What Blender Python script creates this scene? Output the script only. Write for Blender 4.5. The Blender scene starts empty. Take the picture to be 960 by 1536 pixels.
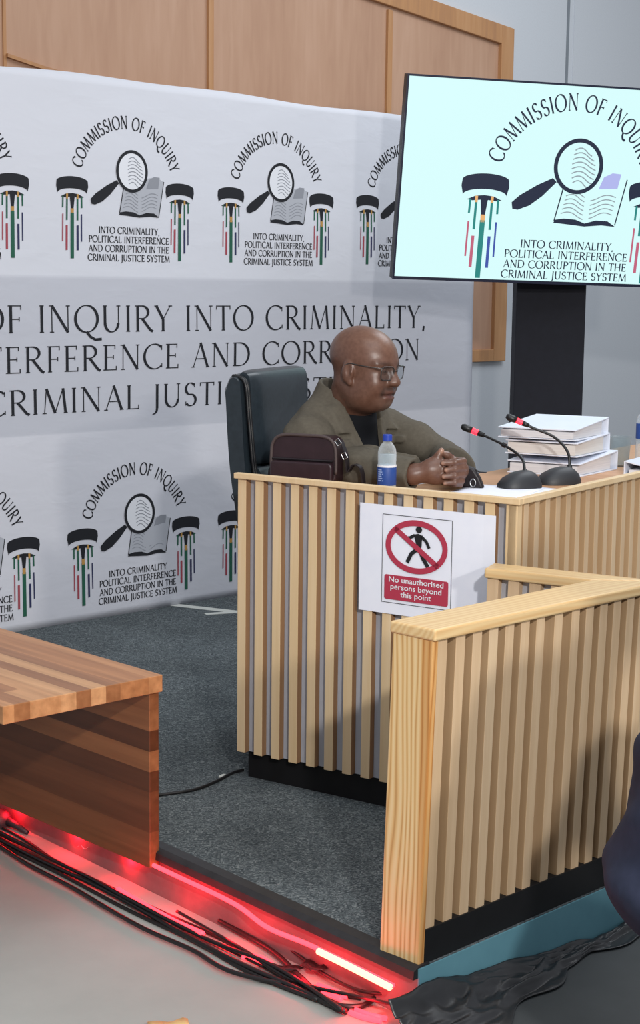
import bpy, bmesh, math, random
import numpy as np
from mathutils import Vector, Matrix
from mathutils.noise import noise as mnoise
random.seed(4)
sc = bpy.context.scene
COL = sc.collection
R = math.radians

# ---------------------------------------------------------------- camera
F_PX, CAM_H, PITCH, ROLL = 2400.0, 1.40, math.atan(336/2400.0), 0.0117
cd = bpy.data.cameras.new('camera'); cam = bpy.data.objects.new('camera', cd); COL.objects.link(cam)
cd.sensor_fit = 'VERTICAL'; cd.sensor_height = 36.0; cd.lens = F_PX/1536*36.0
cd.clip_start = 0.05; cd.clip_end = 100
fw = Vector((0, math.cos(PITCH), -math.sin(PITCH))); r0 = Vector((1, 0, 0)); u0 = r0.cross(fw)
rr = r0*math.cos(ROLL)+u0*math.sin(ROLL); uu = u0*math.cos(ROLL)-r0*math.sin(ROLL)
m = Matrix((rr, uu, -fw)).transposed().to_4x4(); m.translation = (0, 0, CAM_H)
cam.matrix_world = m
sc.camera = cam

# ---------------------------------------------------------------- light and exposure
w = bpy.data.worlds.new('room_light'); sc.world = w; w.use_nodes = True
w.node_tree.nodes['Background'].inputs[0].default_value = (0.88, 0.92, 1.0, 1)
w.node_tree.nodes['Background'].inputs[1].default_value = 0.42
def area(name, loc, target, size, power, colr, sizey=None):
    d = bpy.data.lights.new(name, 'AREA'); d.energy = power; d.color = colr; d.size = size
    if sizey: d.shape = 'RECTANGLE'; d.size_y = sizey
    o = bpy.data.objects.new(name, d); COL.objects.link(o); o.location = loc
    o.rotation_euler = (Vector(target)-Vector(loc)).to_track_quat('-Z', 'Y').to_euler()
    return o
area('ceiling_light', (0.6, 2.6, 4.2), (0.0, 4.2, 0), 3.2, 56, (0.93, 0.97, 1.0), 2.2)
area('ceiling_light', (2.2, 6.6, 4.2), (1.6, 6.8, 0), 3.0, 95, (0.90, 0.95, 1.0), 2.0)
area('camera_light', (1.95, -0.3, 2.15), (0.0, 4.6, 0.8), 0.22, 75, (1.0, 0.95, 0.88))
area('camera_light', (0.75, -0.5, 2.6), (-0.1, 5.2, 0.8), 0.14, 112, (1.0, 0.98, 0.96))
sc.view_settings.view_transform = 'Standard'; sc.view_settings.look = 'None'
sc.view_settings.gamma = 1.0; sc.view_settings.use_curve_mapping = False
sc.view_settings.exposure = 0.0
sc.cycles.use_denoising = True
sc.cycles.max_bounces = 8
sc.cycles.sample_clamp_indirect = 4.0

# ---------------------------------------------------------------- materials
def lin(h):
    h = h.lstrip('#'); c = [int(h[i:i+2], 16)/255 for i in (0, 2, 4)]
    return tuple((x/12.92 if x <= .04045 else ((x+.055)/1.055)**2.4) for x in c)+(1,)
MATS = {}
def base(name):
    m = bpy.data.materials.new(name); m.use_nodes = True
    nt = m.node_tree; b = nt.nodes['Principled BSDF']; MATS[name] = m
    return m, nt, b
def N(nt, t, **kw):
    n = nt.nodes.new(t)
    for k, v in kw.items():
        if k in n.inputs: n.inputs[k].default_value = v
        else: setattr(n, k, v)
    return n
def coords(nt, scale=(1, 1, 1), kind='Object', rot=(0, 0, 0)):
    tc = N(nt, 'ShaderNodeTexCoord'); mp = N(nt, 'ShaderNodeMapping')
    mp.inputs['Scale'].default_value = scale; mp.inputs['Rotation'].default_value = rot
    nt.links.new(tc.outputs[kind], mp.inputs[0]); return mp.outputs[0]
def ramp(nt, fac, stops):
    r = N(nt, 'ShaderNodeValToRGB'); e = r.color_ramp.elements
    while len(e) < len(stops): e.new(0.5)
    for i, (p, c) in enumerate(stops): e[i].position = p; e[i].color = lin(c) if isinstance(c, str) else c
    nt.links.new(fac, r.inputs[0]); return r.outputs[0]
def bump(nt, b, h, s=.2, d=.01):
    n = N(nt, 'ShaderNodeBump', Strength=s, Distance=d); nt.links.new(h, n.inputs['Height']); nt.links.new(n.outputs[0], b.inputs['Normal'])
def plain(name, c, rough=.5, metal=0, c2=None, scale=30, bmp=0, spec=.5, stretch=(1, 1, 1)):
    m, nt, b = base(name)
    b.inputs['Roughness'].default_value = rough; b.inputs['Metallic'].default_value = metal
    b.inputs['Specular IOR Level'].default_value = spec
    n = N(nt, 'ShaderNodeTexNoise', Scale=scale, Detail=5.0, Roughness=.6)
    nt.links.new(coords(nt, stretch), n.inputs['Vector'])
    col = ramp(nt, n.outputs['Fac'], [(.3, c), (.7, c2 or c)])
    nt.links.new(col, b.inputs['Base Color'])
    if bmp: bump(nt, b, n.outputs['Fac'], bmp, .004)
    return m
def wood(name, c1, c2, c3, scale=14, grain=(1, 1, .06), rough=.45, dist=3.0):
    m, nt, b = base(name)
    v = coords(nt, grain)
    n1 = N(nt, 'ShaderNodeTexNoise', Scale=scale*.5, Detail=3.0); nt.links.new(v, n1.inputs['Vector'])
    n2 = N(nt, 'ShaderNodeTexNoise', Scale=scale*4, Detail=6.0, Distortion=dist*.2); nt.links.new(v, n2.inputs['Vector'])
    mx = N(nt, 'ShaderNodeMath', operation='MULTIPLY_ADD'); nt.links.new(n1.outputs['Fac'], mx.inputs[0]); mx.inputs[1].default_value = .6
    m2 = N(nt, 'ShaderNodeMath', operation='MULTIPLY'); nt.links.new(n2.outputs['Fac'], m2.inputs[0]); m2.inputs[1].default_value = .4
    nt.links.new(m2.outputs[0], mx.inputs[2])
    nt.links.new(ramp(nt, mx.outputs[0], [(.32, c1), (.5, c2), (.68, c3)]), b.inputs['Base Color'])
    b.inputs['Roughness'].default_value = rough; b.inputs['Specular IOR Level'].default_value = .3
    bump(nt, b, n2.outputs['Fac'], .08, .002)
    return m
def pine(name, axis=2, heart=False, rot=0, soft=False):
    """pine board: dark growth lines along one axis, and a few knots"""
    m, nt, b = base(name)
    s = [7, 7, 7]; s[axis] = .8
    n = N(nt, 'ShaderNodeTexNoise', Scale=1.4, Detail=2.0)
    base_c = coords(nt, (1, 1, 1), rot=(0, 0, rot)); sc_ = N(nt, 'ShaderNodeVectorMath', operation='MULTIPLY'); sc_.inputs[1].default_value = s; nt.links.new(base_c, sc_.inputs[0]); nt.links.new(sc_.outputs[0], n.inputs['Vector'])
    sp = N(nt, 'ShaderNodeSeparateXYZ'); nt.links.new(base_c, sp.inputs[0])
    ac = [0, 1, 2]; ac.remove(axis)
    su = N(nt, 'ShaderNodeMath', operation='ADD'); nt.links.new(sp.outputs[ac[0]], su.inputs[0]); nt.links.new(sp.outputs[ac[1]], su.inputs[1])
    m1 = N(nt, 'ShaderNodeMath', operation='MULTIPLY'); m1.inputs[1].default_value = 380; nt.links.new(su.outputs[0], m1.inputs[0])
    k = N(nt, 'ShaderNodeMath', operation='MULTIPLY_ADD'); k.inputs[1].default_value = 34; nt.links.new(n.outputs['Fac'], k.inputs[0]); nt.links.new(m1.outputs[0], k.inputs[2])
    s1 = N(nt, 'ShaderNodeMath', operation='SINE'); nt.links.new(k.outputs[0], s1.inputs[0])
    a = N(nt, 'ShaderNodeMath', operation='MULTIPLY_ADD'); a.inputs[1].default_value = .5; a.inputs[2].default_value = .5; nt.links.new(s1.outputs[0], a.inputs[0])
    s2 = [7, 7, 7]; s2[axis] = 2.6
    vo = N(nt, 'ShaderNodeTexVoronoi', Scale=1.0); nt.links.new(coords(nt, tuple(s2)), vo.inputs['Vector'])
    kn = ramp(nt, vo.outputs['Distance'], [(.0, '#6a3a18'), (.05, '#9a6232'), (.10, '#ffffff')])
    c = ramp(nt, a.outputs[0], [(0, '#e4c592'), (1, '#d9b27c')] if soft else [(.0, '#e8ca98'), (.6, '#e2bd84'), (.92, '#d4a76c'), (1.0, '#c4965c')])
    if heart:
        hn = N(nt, 'ShaderNodeMath', operation='MULTIPLY_ADD'); hn.inputs[1].default_value = -.05; nt.links.new(n.outputs['Fac'], hn.inputs[0]); nt.links.new(sp.outputs['Y'], hn.inputs[2])
        hr = ramp(nt, hn.outputs[0], [(0, '#e8c8a4'), (.004, '#eed2b0'), (.010, '#ffffff')])
        hm = N(nt, 'ShaderNodeMix', data_type='RGBA', blend_type='MULTIPLY'); hm.inputs['Factor'].default_value = .85
        nt.links.new(c, hm.inputs['A']); nt.links.new(hr, hm.inputs['B']); c = hm.outputs['Result']
    mx = N(nt, 'ShaderNodeMix', data_type='RGBA', blend_type='MULTIPLY'); mx.inputs['Factor'].default_value = .9
    nt.links.new(c, mx.inputs['A']); nt.links.new(kn, mx.inputs['B'])
    nt.links.new(mx.outputs['Result'], b.inputs['Base Color'])
    b.inputs['Roughness'].default_value = .42
    return m
def staves(name, axis, width, cs):
    """butcher block: staves of different browns, running along local x"""
    m, nt, b = base(name)
    tc = N(nt, 'ShaderNodeTexCoord'); sp = N(nt, 'ShaderNodeSeparateXYZ'); nt.links.new(tc.outputs['Object'], sp.inputs[0])
    dv = N(nt, 'ShaderNodeMath', operation='DIVIDE'); dv.inputs[1].default_value = width; nt.links.new(sp.outputs[axis], dv.inputs[0])
    fl = N(nt, 'ShaderNodeMath', operation='FLOOR'); nt.links.new(dv.outputs[0], fl.inputs[0])
    w1 = N(nt, 'ShaderNodeTexWhiteNoise', noise_dimensions='1D'); nt.links.new(fl.outputs[0], w1.inputs['W'])
    ad = N(nt, 'ShaderNodeMath', operation='MULTIPLY_ADD'); nt.links.new(w1.outputs['Value'], ad.inputs[0]); ad.inputs[1].default_value = 3.0
    dx = N(nt, 'ShaderNodeMath', operation='DIVIDE'); dx.inputs[1].default_value = 2.6; nt.links.new(sp.outputs['X'], dx.inputs[0])
    nt.links.new(dx.outputs[0], ad.inputs[2])
    f2 = N(nt, 'ShaderNodeMath', operation='FLOOR'); nt.links.new(ad.outputs[0], f2.inputs[0])
    cb = N(nt, 'ShaderNodeCombineXYZ'); nt.links.new(fl.outputs[0], cb.inputs[0]); nt.links.new(f2.outputs[0], cb.inputs[1])
    w2 = N(nt, 'ShaderNodeTexWhiteNoise', noise_dimensions='3D'); nt.links.new(cb.outputs[0], w2.inputs['Vector'])
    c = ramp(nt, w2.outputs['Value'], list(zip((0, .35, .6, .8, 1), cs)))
    n = N(nt, 'ShaderNodeTexNoise', Scale=40.0, Detail=5.0); nt.links.new(coords(nt, (.05, 1, 1)), n.inputs['Vector'])
    g = ramp(nt, n.outputs['Fac'], [(.3, '#c8c0b8'), (.7, '#ffffff')])
    mx = N(nt, 'ShaderNodeMix', data_type='RGBA', blend_type='MULTIPLY'); mx.inputs['Factor'].default_value = .8
    nt.links.new(c, mx.inputs['A']); nt.links.new(g, mx.inputs['B']); nt.links.new(mx.outputs['Result'], b.inputs['Base Color'])
    b.inputs['Roughness'].default_value = .38
    return m
def glow(name, c, s):
    m, nt, b = base(name)
    b.inputs['Base Color'].default_value = lin(c); b.inputs['Emission Color'].default_value = lin(c); b.inputs['Emission Strength'].default_value = s
    return m
def clear(name, tint='#f4f8fa', alpha=.12, rough=.04, edge_=.6, body=None):
    """thin clear plastic or glass: mostly see-through, with a gloss"""
    m, nt, b = base(name)
    t = N(nt, 'ShaderNodeBsdfTransparent'); t.inputs[0].default_value = lin(tint)
    b.inputs['Base Color'].default_value = lin(body or tint); b.inputs['Roughness'].default_value = rough
    fr = N(nt, 'ShaderNodeLayerWeight', Blend=.35); mth = N(nt, 'ShaderNodeMath', operation='MULTIPLY_ADD')
    mth.inputs[1].default_value = edge_; mth.inputs[2].default_value = alpha; nt.links.new(fr.outputs['Facing'], mth.inputs[0])
    mx = N(nt, 'ShaderNodeMixShader'); nt.links.new(mth.outputs[0], mx.inputs[0]); nt.links.new(t.outputs[0], mx.inputs[1]); nt.links.new(b.outputs[0], mx.inputs[2])
    nt.links.new(mx.outputs[0], nt.nodes['Material Output'].inputs[0])
    return m
def vcol(name, rough=.4, bmp=.0, scale=300, spec=.5):
    m, nt, b = base(name)
    a = N(nt, 'ShaderNodeVertexColor', layer_name='tone')
    n = N(nt, 'ShaderNodeTexNoise', Scale=90.0, Detail=4.0); nt.links.new(coords(nt), n.inputs['Vector'])
    g = ramp(nt, n.outputs['Fac'], [(.3, '#e2dcd8'), (.7, '#ffffff')])
    mx = N(nt, 'ShaderNodeMix', data_type='RGBA', blend_type='MULTIPLY'); mx.inputs['Factor'].default_value = 1
    nt.links.new(a.outputs[0], mx.inputs['A']); nt.links.new(g, mx.inputs['B']); nt.links.new(mx.outputs['Result'], b.inputs['Base Color'])
    b.inputs['Roughness'].default_value = rough; b.inputs['Specular IOR Level'].default_value = spec
    if bmp:
        n2 = N(nt, 'ShaderNodeTexNoise', Scale=float(scale), Detail=3.0); nt.links.new(coords(nt), n2.inputs['Vector']); bump(nt, b, n2.outputs['Fac'], bmp, .002)
    return m
def carpet(name, dark, mid, light):
    m, nt, b = base(name)
    n1 = N(nt, 'ShaderNodeTexNoise', Scale=70.0, Detail=3.0, Distortion=2.5); nt.links.new(coords(nt), n1.inputs['Vector'])
    n2 = N(nt, 'ShaderNodeTexNoise', Scale=2.2, Detail=3.0); nt.links.new(coords(nt), n2.inputs['Vector'])
    c = ramp(nt, n1.outputs['Fac'], [(.36, dark), (.52, mid), (.68, light)])
    g = ramp(nt, n2.outputs['Fac'], [(.3, '#d8d8d8'), (.7, '#ffffff')])
    mx = N(nt, 'ShaderNodeMix', data_type='RGBA', blend_type='MULTIPLY'); mx.inputs['Factor'].default_value = 1
    nt.links.new(c, mx.inputs['A']); nt.links.new(g, mx.inputs['B']); nt.links.new(mx.outputs['Result'], b.inputs['Base Color'])
    b.inputs['Roughness'].default_value = .95; b.inputs['Specular IOR Level'].default_value = .1
    bump(nt, b, n1.outputs['Fac'], .5, .004)
    return m

CONCRETE = plain('concrete', '#989994', .75, c2='#a3a39e', scale=3.5, bmp=.03)
CARPET = carpet('carpet', '#43494c', '#60676a', '#8b9191')
TRIM = plain('rubber_trim', '#1c1b1d', .5, c2='#29282a')
RISER = plain('riser_paint', '#6a6060', .5, c2='#746a6a')
TEAL = plain('teal_riser', '#588896', .6, c2='#6496a4', scale=6)
MATTE = plain('vinyl_mat', '#34383a', .75, c2='#424648', scale=3)
WALLG = plain('grey_wall', '#c4c9cf', .8, c2='#cacfd5', scale=120, bmp=.03)
SEAM = plain('wall_seam', '#7f868d', .8)
VENEER = wood('veneer', '#b08a72', '#ba957c', '#c39f87', 6, (1, 1, .12), .5)
FRAMEW = wood('frame_wood', '#a87c5a', '#b8895f', '#c2966e', 10, (1, 1, .1), .45)
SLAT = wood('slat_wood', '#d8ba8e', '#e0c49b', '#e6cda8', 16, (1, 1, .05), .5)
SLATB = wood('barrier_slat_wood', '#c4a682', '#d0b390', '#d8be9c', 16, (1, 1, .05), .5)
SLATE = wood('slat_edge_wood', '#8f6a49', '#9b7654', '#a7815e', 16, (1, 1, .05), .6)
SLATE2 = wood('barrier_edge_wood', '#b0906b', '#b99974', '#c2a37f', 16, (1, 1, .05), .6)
GAPB = plain('gap_shade_brown', '#5a4636', .7, c2='#66513f')  # dark backing colour holds the shadow between the barrier slats
BACKG = plain('grey_backing', '#acaeb6', .4, c2='#b8bac2', scale=8)
BLACKP = plain('black_plinth', '#08080a', .6, c2='#0e0e11')
DESKT = wood('desk_top_wood', '#b98a63', '#c59670', '#cfa27c', 8, (.1, 1, 1), .4)
PINEZ, PINEX = pine('pine_upright', 2, True), pine('pine_rail', 0, soft=True)
STAVT, STAVP = staves('stave_top', 'Y', .043, ('#d8a474', '#cc9262', '#b97f52', '#9c6a46', '#865638')), staves('stave_panel_shaded', 'Z', .052, ('#9c6640', '#865232', '#6e4026', '#5c341e', '#4c2a18'))  # panel browns darkened to carry the shade below the bench top
FABRIC = None
INK = plain('ink_black', '#12141c', .7)
INKG = plain('ink_grey', '#8f929a', .7)
INKLG = plain('ink_pale_grey', '#b2b5bd', .7)
INKGRN, INKRED, INKBLUE, INKGOLD = plain('ink_green', '#1d5a45', .7), plain('ink_red', '#a34450', .7), plain('ink_blue', '#2b2f55', .7), plain('ink_gold', '#b98d4a', .7)
INKW = plain('ink_white', '#e4e6ec', .7)
PAPER = plain('paper', '#e9ecf8', .8, c2='#eff1fb', scale=20)
SIGNRED = plain('sign_red', '#b2344c', .7)
SIGNBLK = plain('sign_black', '#141418', .7)
BLACKPL = plain('black_plastic', '#17181a', .42)
GREYPL = plain('dark_grey_plastic', '#2b2d31', .5)
LEATHER = plain('chair_leather', '#232b31', .36, c2='#2a333a', scale=60, bmp=.06, spec=.5)
BAGL = plain('bag_leather', '#2a1a1f', .36, c2='#332127', scale=25, bmp=.08)
BAGP = plain('bag_piping', '#4a3d3c', .6)
BAGD = plain('bag_dark', '#1a1216', .5)
STEEL = plain('steel', '#a4a5a8', .35, 1)
CABLE = plain('cable_rubber', '#161415', .45)
TAPEB = plain('black_tape', '#1c1a1b', .35)
TAPEW = plain('white_tape', '#c9cbc4', .7)
PLASTIC = plain('black_sheet_plastic', '#1d1e20', .38, c2='#26272a', scale=12)
BINDER = plain('binder_white', '#dfe6f4', .35, c2='#e6ebf6', scale=8)
PAGES = plain('binder_pages', '#d2d3d8', .8, c2='#e2e2e4', scale=60, stretch=(.1, .1, 6))
CREAMP = plain('binder_cream', '#d6d2cd', .8, c2='#e2dfda', scale=50, stretch=(.1, .1, 6))
CLEARP = clear('clear_plastic'); GLASS = clear('clear_glass', '#eef3f4', .10, .03, .4, '#b4bcc0'); WATER = clear('water', '#dfe8ec', .22, .02); LENS = clear('lens', '#f8fafb', .04, .02, .12, '#50565a')
BLUECAP = plain('blue_cap', '#1f3fa6', .4); BLUELAB = plain('blue_label', '#21468f', .5)
JACKET = plain('jacket_cloth', '#565046', .85, c2='#605a4f', scale=90, bmp=.05, spec=.2)
SHIRT = plain('black_shirt', '#0f1116', .8, spec=.2)
TROUS = plain('trousers_cloth', '#23252b', .85, spec=.2)
NAVY = plain('navy_jacket', '#23283a', .8, c2='#2b3044', scale=40, bmp=.05, spec=.3)
SHOE = plain('shoe_leather', '#121010', .35)
SKIN = vcol('skin', .37, .04, 500)
LED = glow('led_red', '#ff2a34', 7); LEDW = glow('led_tube', '#ff7a62', 6)
MICRED = glow('mic_red', '#ff1e2c', 5)
SCREEN = glow('screen_white', '#d6fbfb', 1.0)
def dark_em(name, c):   # the picture on a lit screen
    return glow(name, c, 1.0)
S_INK, S_GRN, S_RED, S_BLUE, S_GOLD, S_LIL, S_GRY = (dark_em('screen_ink', '#16203a'), dark_em('screen_green', '#1f8580'), dark_em('screen_red', '#c0607a'),
    dark_em('screen_blue', '#3c52a8'), dark_em('screen_gold', '#e8b070'), dark_em('screen_lilac', '#b0b6ec'), dark_em('screen_grey', '#93a0a8'))
S_WHITE = SCREEN
for mm in (SCREEN, S_INK, S_GRN, S_RED, S_BLUE, S_GOLD, S_LIL, S_GRY):
    b = mm.node_tree.nodes['Principled BSDF']; b.inputs['Base Color'].default_value = (.01, .01, .01, 1); b.inputs['Roughness'].default_value = .35

# ---------------------------------------------------------------- mesh helpers
class MB:
    """collects boxes, tubes and turned shapes that become ONE mesh object"""
    def __init__(s): s.v = []; s.f = []; s.mi = []; s.cur = 0
    def add(s, vs, fs):
        o = len(s.v); s.v += [tuple(p) for p in vs]
        for f in fs: s.f.append([o+i for i in f]); s.mi.append(s.cur)
    def box(s, x0, x1, y0, y1, z0, z1):
        s.add([(x0, y0, z0), (x1, y0, z0), (x1, y1, z0), (x0, y1, z0), (x0, y0, z1), (x1, y0, z1), (x1, y1, z1), (x0, y1, z1)],
              [(0, 3, 2, 1), (4, 5, 6, 7), (0, 1, 5, 4), (1, 2, 6, 5), (2, 3, 7, 6), (3, 0, 4, 7)])
    def hexa(s, p):     # 8 corners, bottom four then top four, counter-clockwise from above
        s.add(p, [(0, 3, 2, 1), (4, 5, 6, 7), (0, 1, 5, 4), (1, 2, 6, 5), (2, 3, 7, 6), (3, 0, 4, 7)])
    def prism(s, poly, z0, z1):
        n = len(poly)
        s.add([(x, y, z0) for x, y in poly]+[(x, y, z1) for x, y in poly],
              [list(range(n))[::-1], list(range(n, 2*n))]+[(i, (i+1) % n, n+(i+1) % n, n+i) for i in range(n)])
    def slab(s, poly, y0, y1):   # outline in x,z pushed along y
        n = len(poly)
        s.add([(x, y0, z) for x, z in poly]+[(x, y1, z) for x, z in poly],
              [list(range(n)), list(range(n, 2*n))[::-1]]+[((i+1) % n, i, n+i, n+(i+1) % n) for i in range(n)])
    def tube(s, pts, r, n=8, caps=True):
        P = [Vector(p) for p in pts]; rs = r if isinstance(r, (list, tuple)) else [r]*len(P)
        vs = []; up = Vector((0, 0, 1)); prev = None
        for i, p in enumerate(P):
            t = (P[min(i+1, len(P)-1)]-P[max(i-1, 0)]).normalized()
            if prev is None:
                a = t.cross(up) if abs(t.z) < .95 else t.cross(Vector((1, 0, 0)))
            else: a = prev-t*prev.dot(t)
            a.normalize(); prev = a; b = t.cross(a)
            for k in range(n):
                g = 2*math.pi*k/n; vs.append(p+(a*math.cos(g)+b*math.sin(g))*rs[i])
        fs = [(i*n+k, i*n+(k+1) % n, (i+1)*n+(k+1) % n, (i+1)*n+k) for i in range(len(P)-1) for k in range(n)]
        if caps: fs += [list(range(n))[::-1], [(len(P)-1)*n+k for k in range(n)]]
        s.add(vs, fs)
    def lathe(s, prof, n=24, c=(0, 0, 0)):
        vs = [(c[0]+r*math.cos(2*math.pi*k/n), c[1]+r*math.sin(2*math.pi*k/n), c[2]+z) for r, z in prof for k in range(n)]
        fs = [(i*n+k, i*n+(k+1) % n, (i+1)*n+(k+1) % n, (i+1)*n+k) for i in range(len(prof)-1) for k in range(n)]
        fs += [list(range(n))[::-1], [(len(prof)-1)*n+k for k in range(n)]]
        s.add(vs, fs)
    def build(s, name, mat, parent=None, smooth=False, bevel=0, seg=2, warp=None):
        me = bpy.data.meshes.new(name)
        v = [warp(*p) for p in s.v] if warp else s.v
        me.from_pydata(v, [], s.f)
        ms = mat if isinstance(mat, (list, tuple)) else [mat]
        for q in ms: me.materials.append(q)
        if len(ms) > 1: me.polygons.foreach_set('material_index', s.mi)
        bm = bmesh.new(); bm.from_mesh(me); bmesh.ops.recalc_face_normals(bm, faces=bm.faces) if not getattr(s, 'flat', False) else None
        bm.to_mesh(me); bm.free()
        o = bpy.data.objects.new(name, me); COL.objects.link(o)
        if smooth:
            for p in me.polygons: p.use_smooth = True
        if bevel:
            b = o.modifiers.new('bevel', 'BEVEL'); b.width = bevel; b.segments = seg; b.limit_method = 'ANGLE'; b.angle_limit = R(40)
            if smooth is False:
                pass
        if parent: o.parent = parent
        return o
def smooth_by_angle(o, deg=40):
    me = o.data
    for p in me.polygons: p.use_smooth = True
    me.set_sharp_from_angle(angle=R(deg))
    return o
def tag(o, label=None, cat=None, group=None, kind=None):
    if label: o['label'] = label
    if cat: o['category'] = cat
    if group: o['group'] = group
    if kind: o['kind'] = kind
    return o
def empty(name, loc, rz=0):
    o = bpy.data.objects.new(name, None); COL.objects.link(o); o.location = loc; o.rotation_euler = (0, 0, rz); o.empty_display_size = .1
    return o
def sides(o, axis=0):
    """the slats' side faces get a darker brown than their fronts"""
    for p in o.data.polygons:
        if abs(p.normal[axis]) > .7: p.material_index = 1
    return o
def struct(o): o['kind'] = 'structure'; return o
def bez(pts, n=40):
    """smooth curve through points (Catmull-Rom)"""
    P = [np.array(p, float) for p in pts]; P = [2*P[0]-P[1]]+P+[2*P[-1]-P[-2]]; out = []
    segs = len(P)-3
    for i in range(segs):
        k = max(2, n//segs)
        for j in range(k):
            t = j/k; a, b, c, d = P[i:i+4]
            out.append(tuple(.5*((2*b)+(-a+c)*t+(2*a-5*b+4*c-d)*t*t+(-a+3*b-3*c+d)*t**3)))
    out.append(tuple(P[-2])); return out
def rrect(x0, x1, z0, z1, r, n=6):
    out = []
    for cx, cz, a in ((x1-r, z0+r, -90), (x1-r, z1-r, 0), (x0+r, z1-r, 90), (x0+r, z0+r, 180)):
        for k in range(n+1):
            g = R(a+90*k/n); out.append((cx+r*math.cos(g), cz+r*math.sin(g)))
    return out

# ---------------------------------------------------------------- pen-drawn roman capitals
def arc(cx, cy, rx, ry, a0, a1, n=14):
    return [(cx+rx*math.cos(R(a0+(a1-a0)*k/n)), cy+ry*math.sin(R(a0+(a1-a0)*k/n))) for k in range(n+1)]
SF = .075
def sf(x, y, l=SF): return ('t', [(x-l, y), (x+l, y)])
GL = {
 'A': (.74, [('t', [(.06, 0), (.37, 1)]), ('k', [(.36, 1.02), (.68, 0)]), ('t', [(.17, .36), (.56, .36)]), sf(.06, .02), sf(.68, .02)]),
 'C': (.80, [('p', arc(.46, .5, .41, .5, 48, 312, 22)), ('t', [(.75, .95), (.75, .76)]), ('t', [(.76, .22), (.76, .06)])]),
 'D': (.84, [('k', [(.13, 0), (.13, 1)]), ('p', [(.13, .98), (.34, .98)]+arc(.34, .5, .41, .48, 90, -90, 18)+[(.13, .02)]), ('t', [(.03, .98), (.14, .98)]), ('t', [(.03, .02), (.14, .02)])]),
 'E': (.58, [('k', [(.13, 0), (.13, 1)]), ('t', [(.03, .98), (.48, .98)]), ('t', [(.13, .52), (.42, .52)]), ('t', [(.03, .02), (.52, .02)]), ('t', [(.48, 1), (.48, .84)]), ('t', [(.42, .6), (.42, .44)]), ('t', [(.53, 0), (.53, .17)])]),
 'F': (.54, [('k', [(.13, 0), (.13, 1)]), ('t', [(.03, .98), (.48, .98)]), ('t', [(.13, .5), (.42, .5)]), ('t', [(.48, 1), (.48, .84)]), ('t', [(.42, .58), (.42, .42)]), sf(.13, .02)]),
 'H': (.80, [('k', [(.13, 0), (.13, 1)]), ('k', [(.67, 0), (.67, 1)]), ('t', [(.13, .52), (.67, .52)])]+[sf(x, y) for x in (.13, .67) for y in (.02, .98)]),
 'I': (.27, [('k', [(.13, 0), (.13, 1)]), sf(.13, .02), sf(.13, .98)]),
 'J': (.29, [('k', [(.16, 1), (.16, -.02)]), ('p', [(.16, -.02), (.14, -.14), (.07, -.24), (-.03, -.27)]), sf(.16, .98)]),
 'L': (.56, [('k', [(.13, 0), (.13, 1)]), sf(.13, .98), ('t', [(.03, .02), (.5, .02)]), ('t', [(.51, 0), (.51, .18)])]),
 'M': (.96, [('t', [(.09, 0), (.17, 1)]), ('k', [(.17, 1), (.48, .02)]), ('t', [(.48, .02), (.78, 1)]), ('k', [(.78, 1), (.87, 0)]), sf(.09, .02), sf(.87, .02)]),
 'N': (.82, [('t', [(.12, 0), (.12, 1)]), ('k', [(.12, 1), (.70, 0)]), ('t', [(.70, 0), (.70, 1)]), sf(.12, .02), sf(.70, .98), ('t', [(.02, .98), (.13, .98)])]),
 'O': (.92, [('p', arc(.46, .5, .41, .5, 0, 360, 28))]),
 'P': (.60, [('k', [(.13, 0), (.13, 1)]), ('p', [(.13, .98), (.3, .98)]+arc(.3, .73, .25, .25, 90, -90, 12)+[(.13, .48)]), sf(.13, .02), ('t', [(.03, .98), (.14, .98)])]),
 'Q': (.92, [('p', arc(.46, .5, .41, .5, 0, 360, 28)), ('k', [(.46, .02), (.60, -.17), (.78, -.28), (1.02, -.26)])]),
 'R': (.70, [('k', [(.13, 0), (.13, 1)]), ('p', [(.13, .98), (.3, .98)]+arc(.3, .74, .24, .24, 90, -90, 12)+[(.13, .5)]), ('k', [(.30, .5), (.62, .06), (.72, 0)]), sf(.13, .02), ('t', [(.03, .98), (.14, .98)])]),
 'S': (.56, [('p', arc(.27, .74, .19, .25, 35, 250, 14)+arc(.28, .26, .21, .25, 75, -145, 14)), ('t', [(.44, .97), (.44, .8)]), ('t', [(.08, .2), (.08, .03)])]),
 'T': (.64, [('k', [(.32, 0), (.32, 1)]), ('t', [(.03, .98), (.61, .98)]), ('t', [(.03, 1), (.03, .84)]), ('t', [(.61, 1), (.61, .84)]), sf(.32, .02)]),
 'U': (.78, [('k', [(.13, 1), (.13, .34)]), ('p', arc(.38, .34, .25, .34, 180, 360, 14)), ('t', [(.64, .34), (.64, 1)]), sf(.13, .98), sf(.64, .98)]),
 'Y': (.68, [('k', [(.06, 1), (.33, .46)]), ('t', [(.62, 1), (.33, .46)]), ('k', [(.33, .48), (.33, 0)]), sf(.06, .98), sf(.62, .98), sf(.33, .02)]),
 ',': (.22, [('k', [(.12, .08), (.08, -.14)])]), ' ': (.34, []),
}
TK, TN = .125, .05
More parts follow.
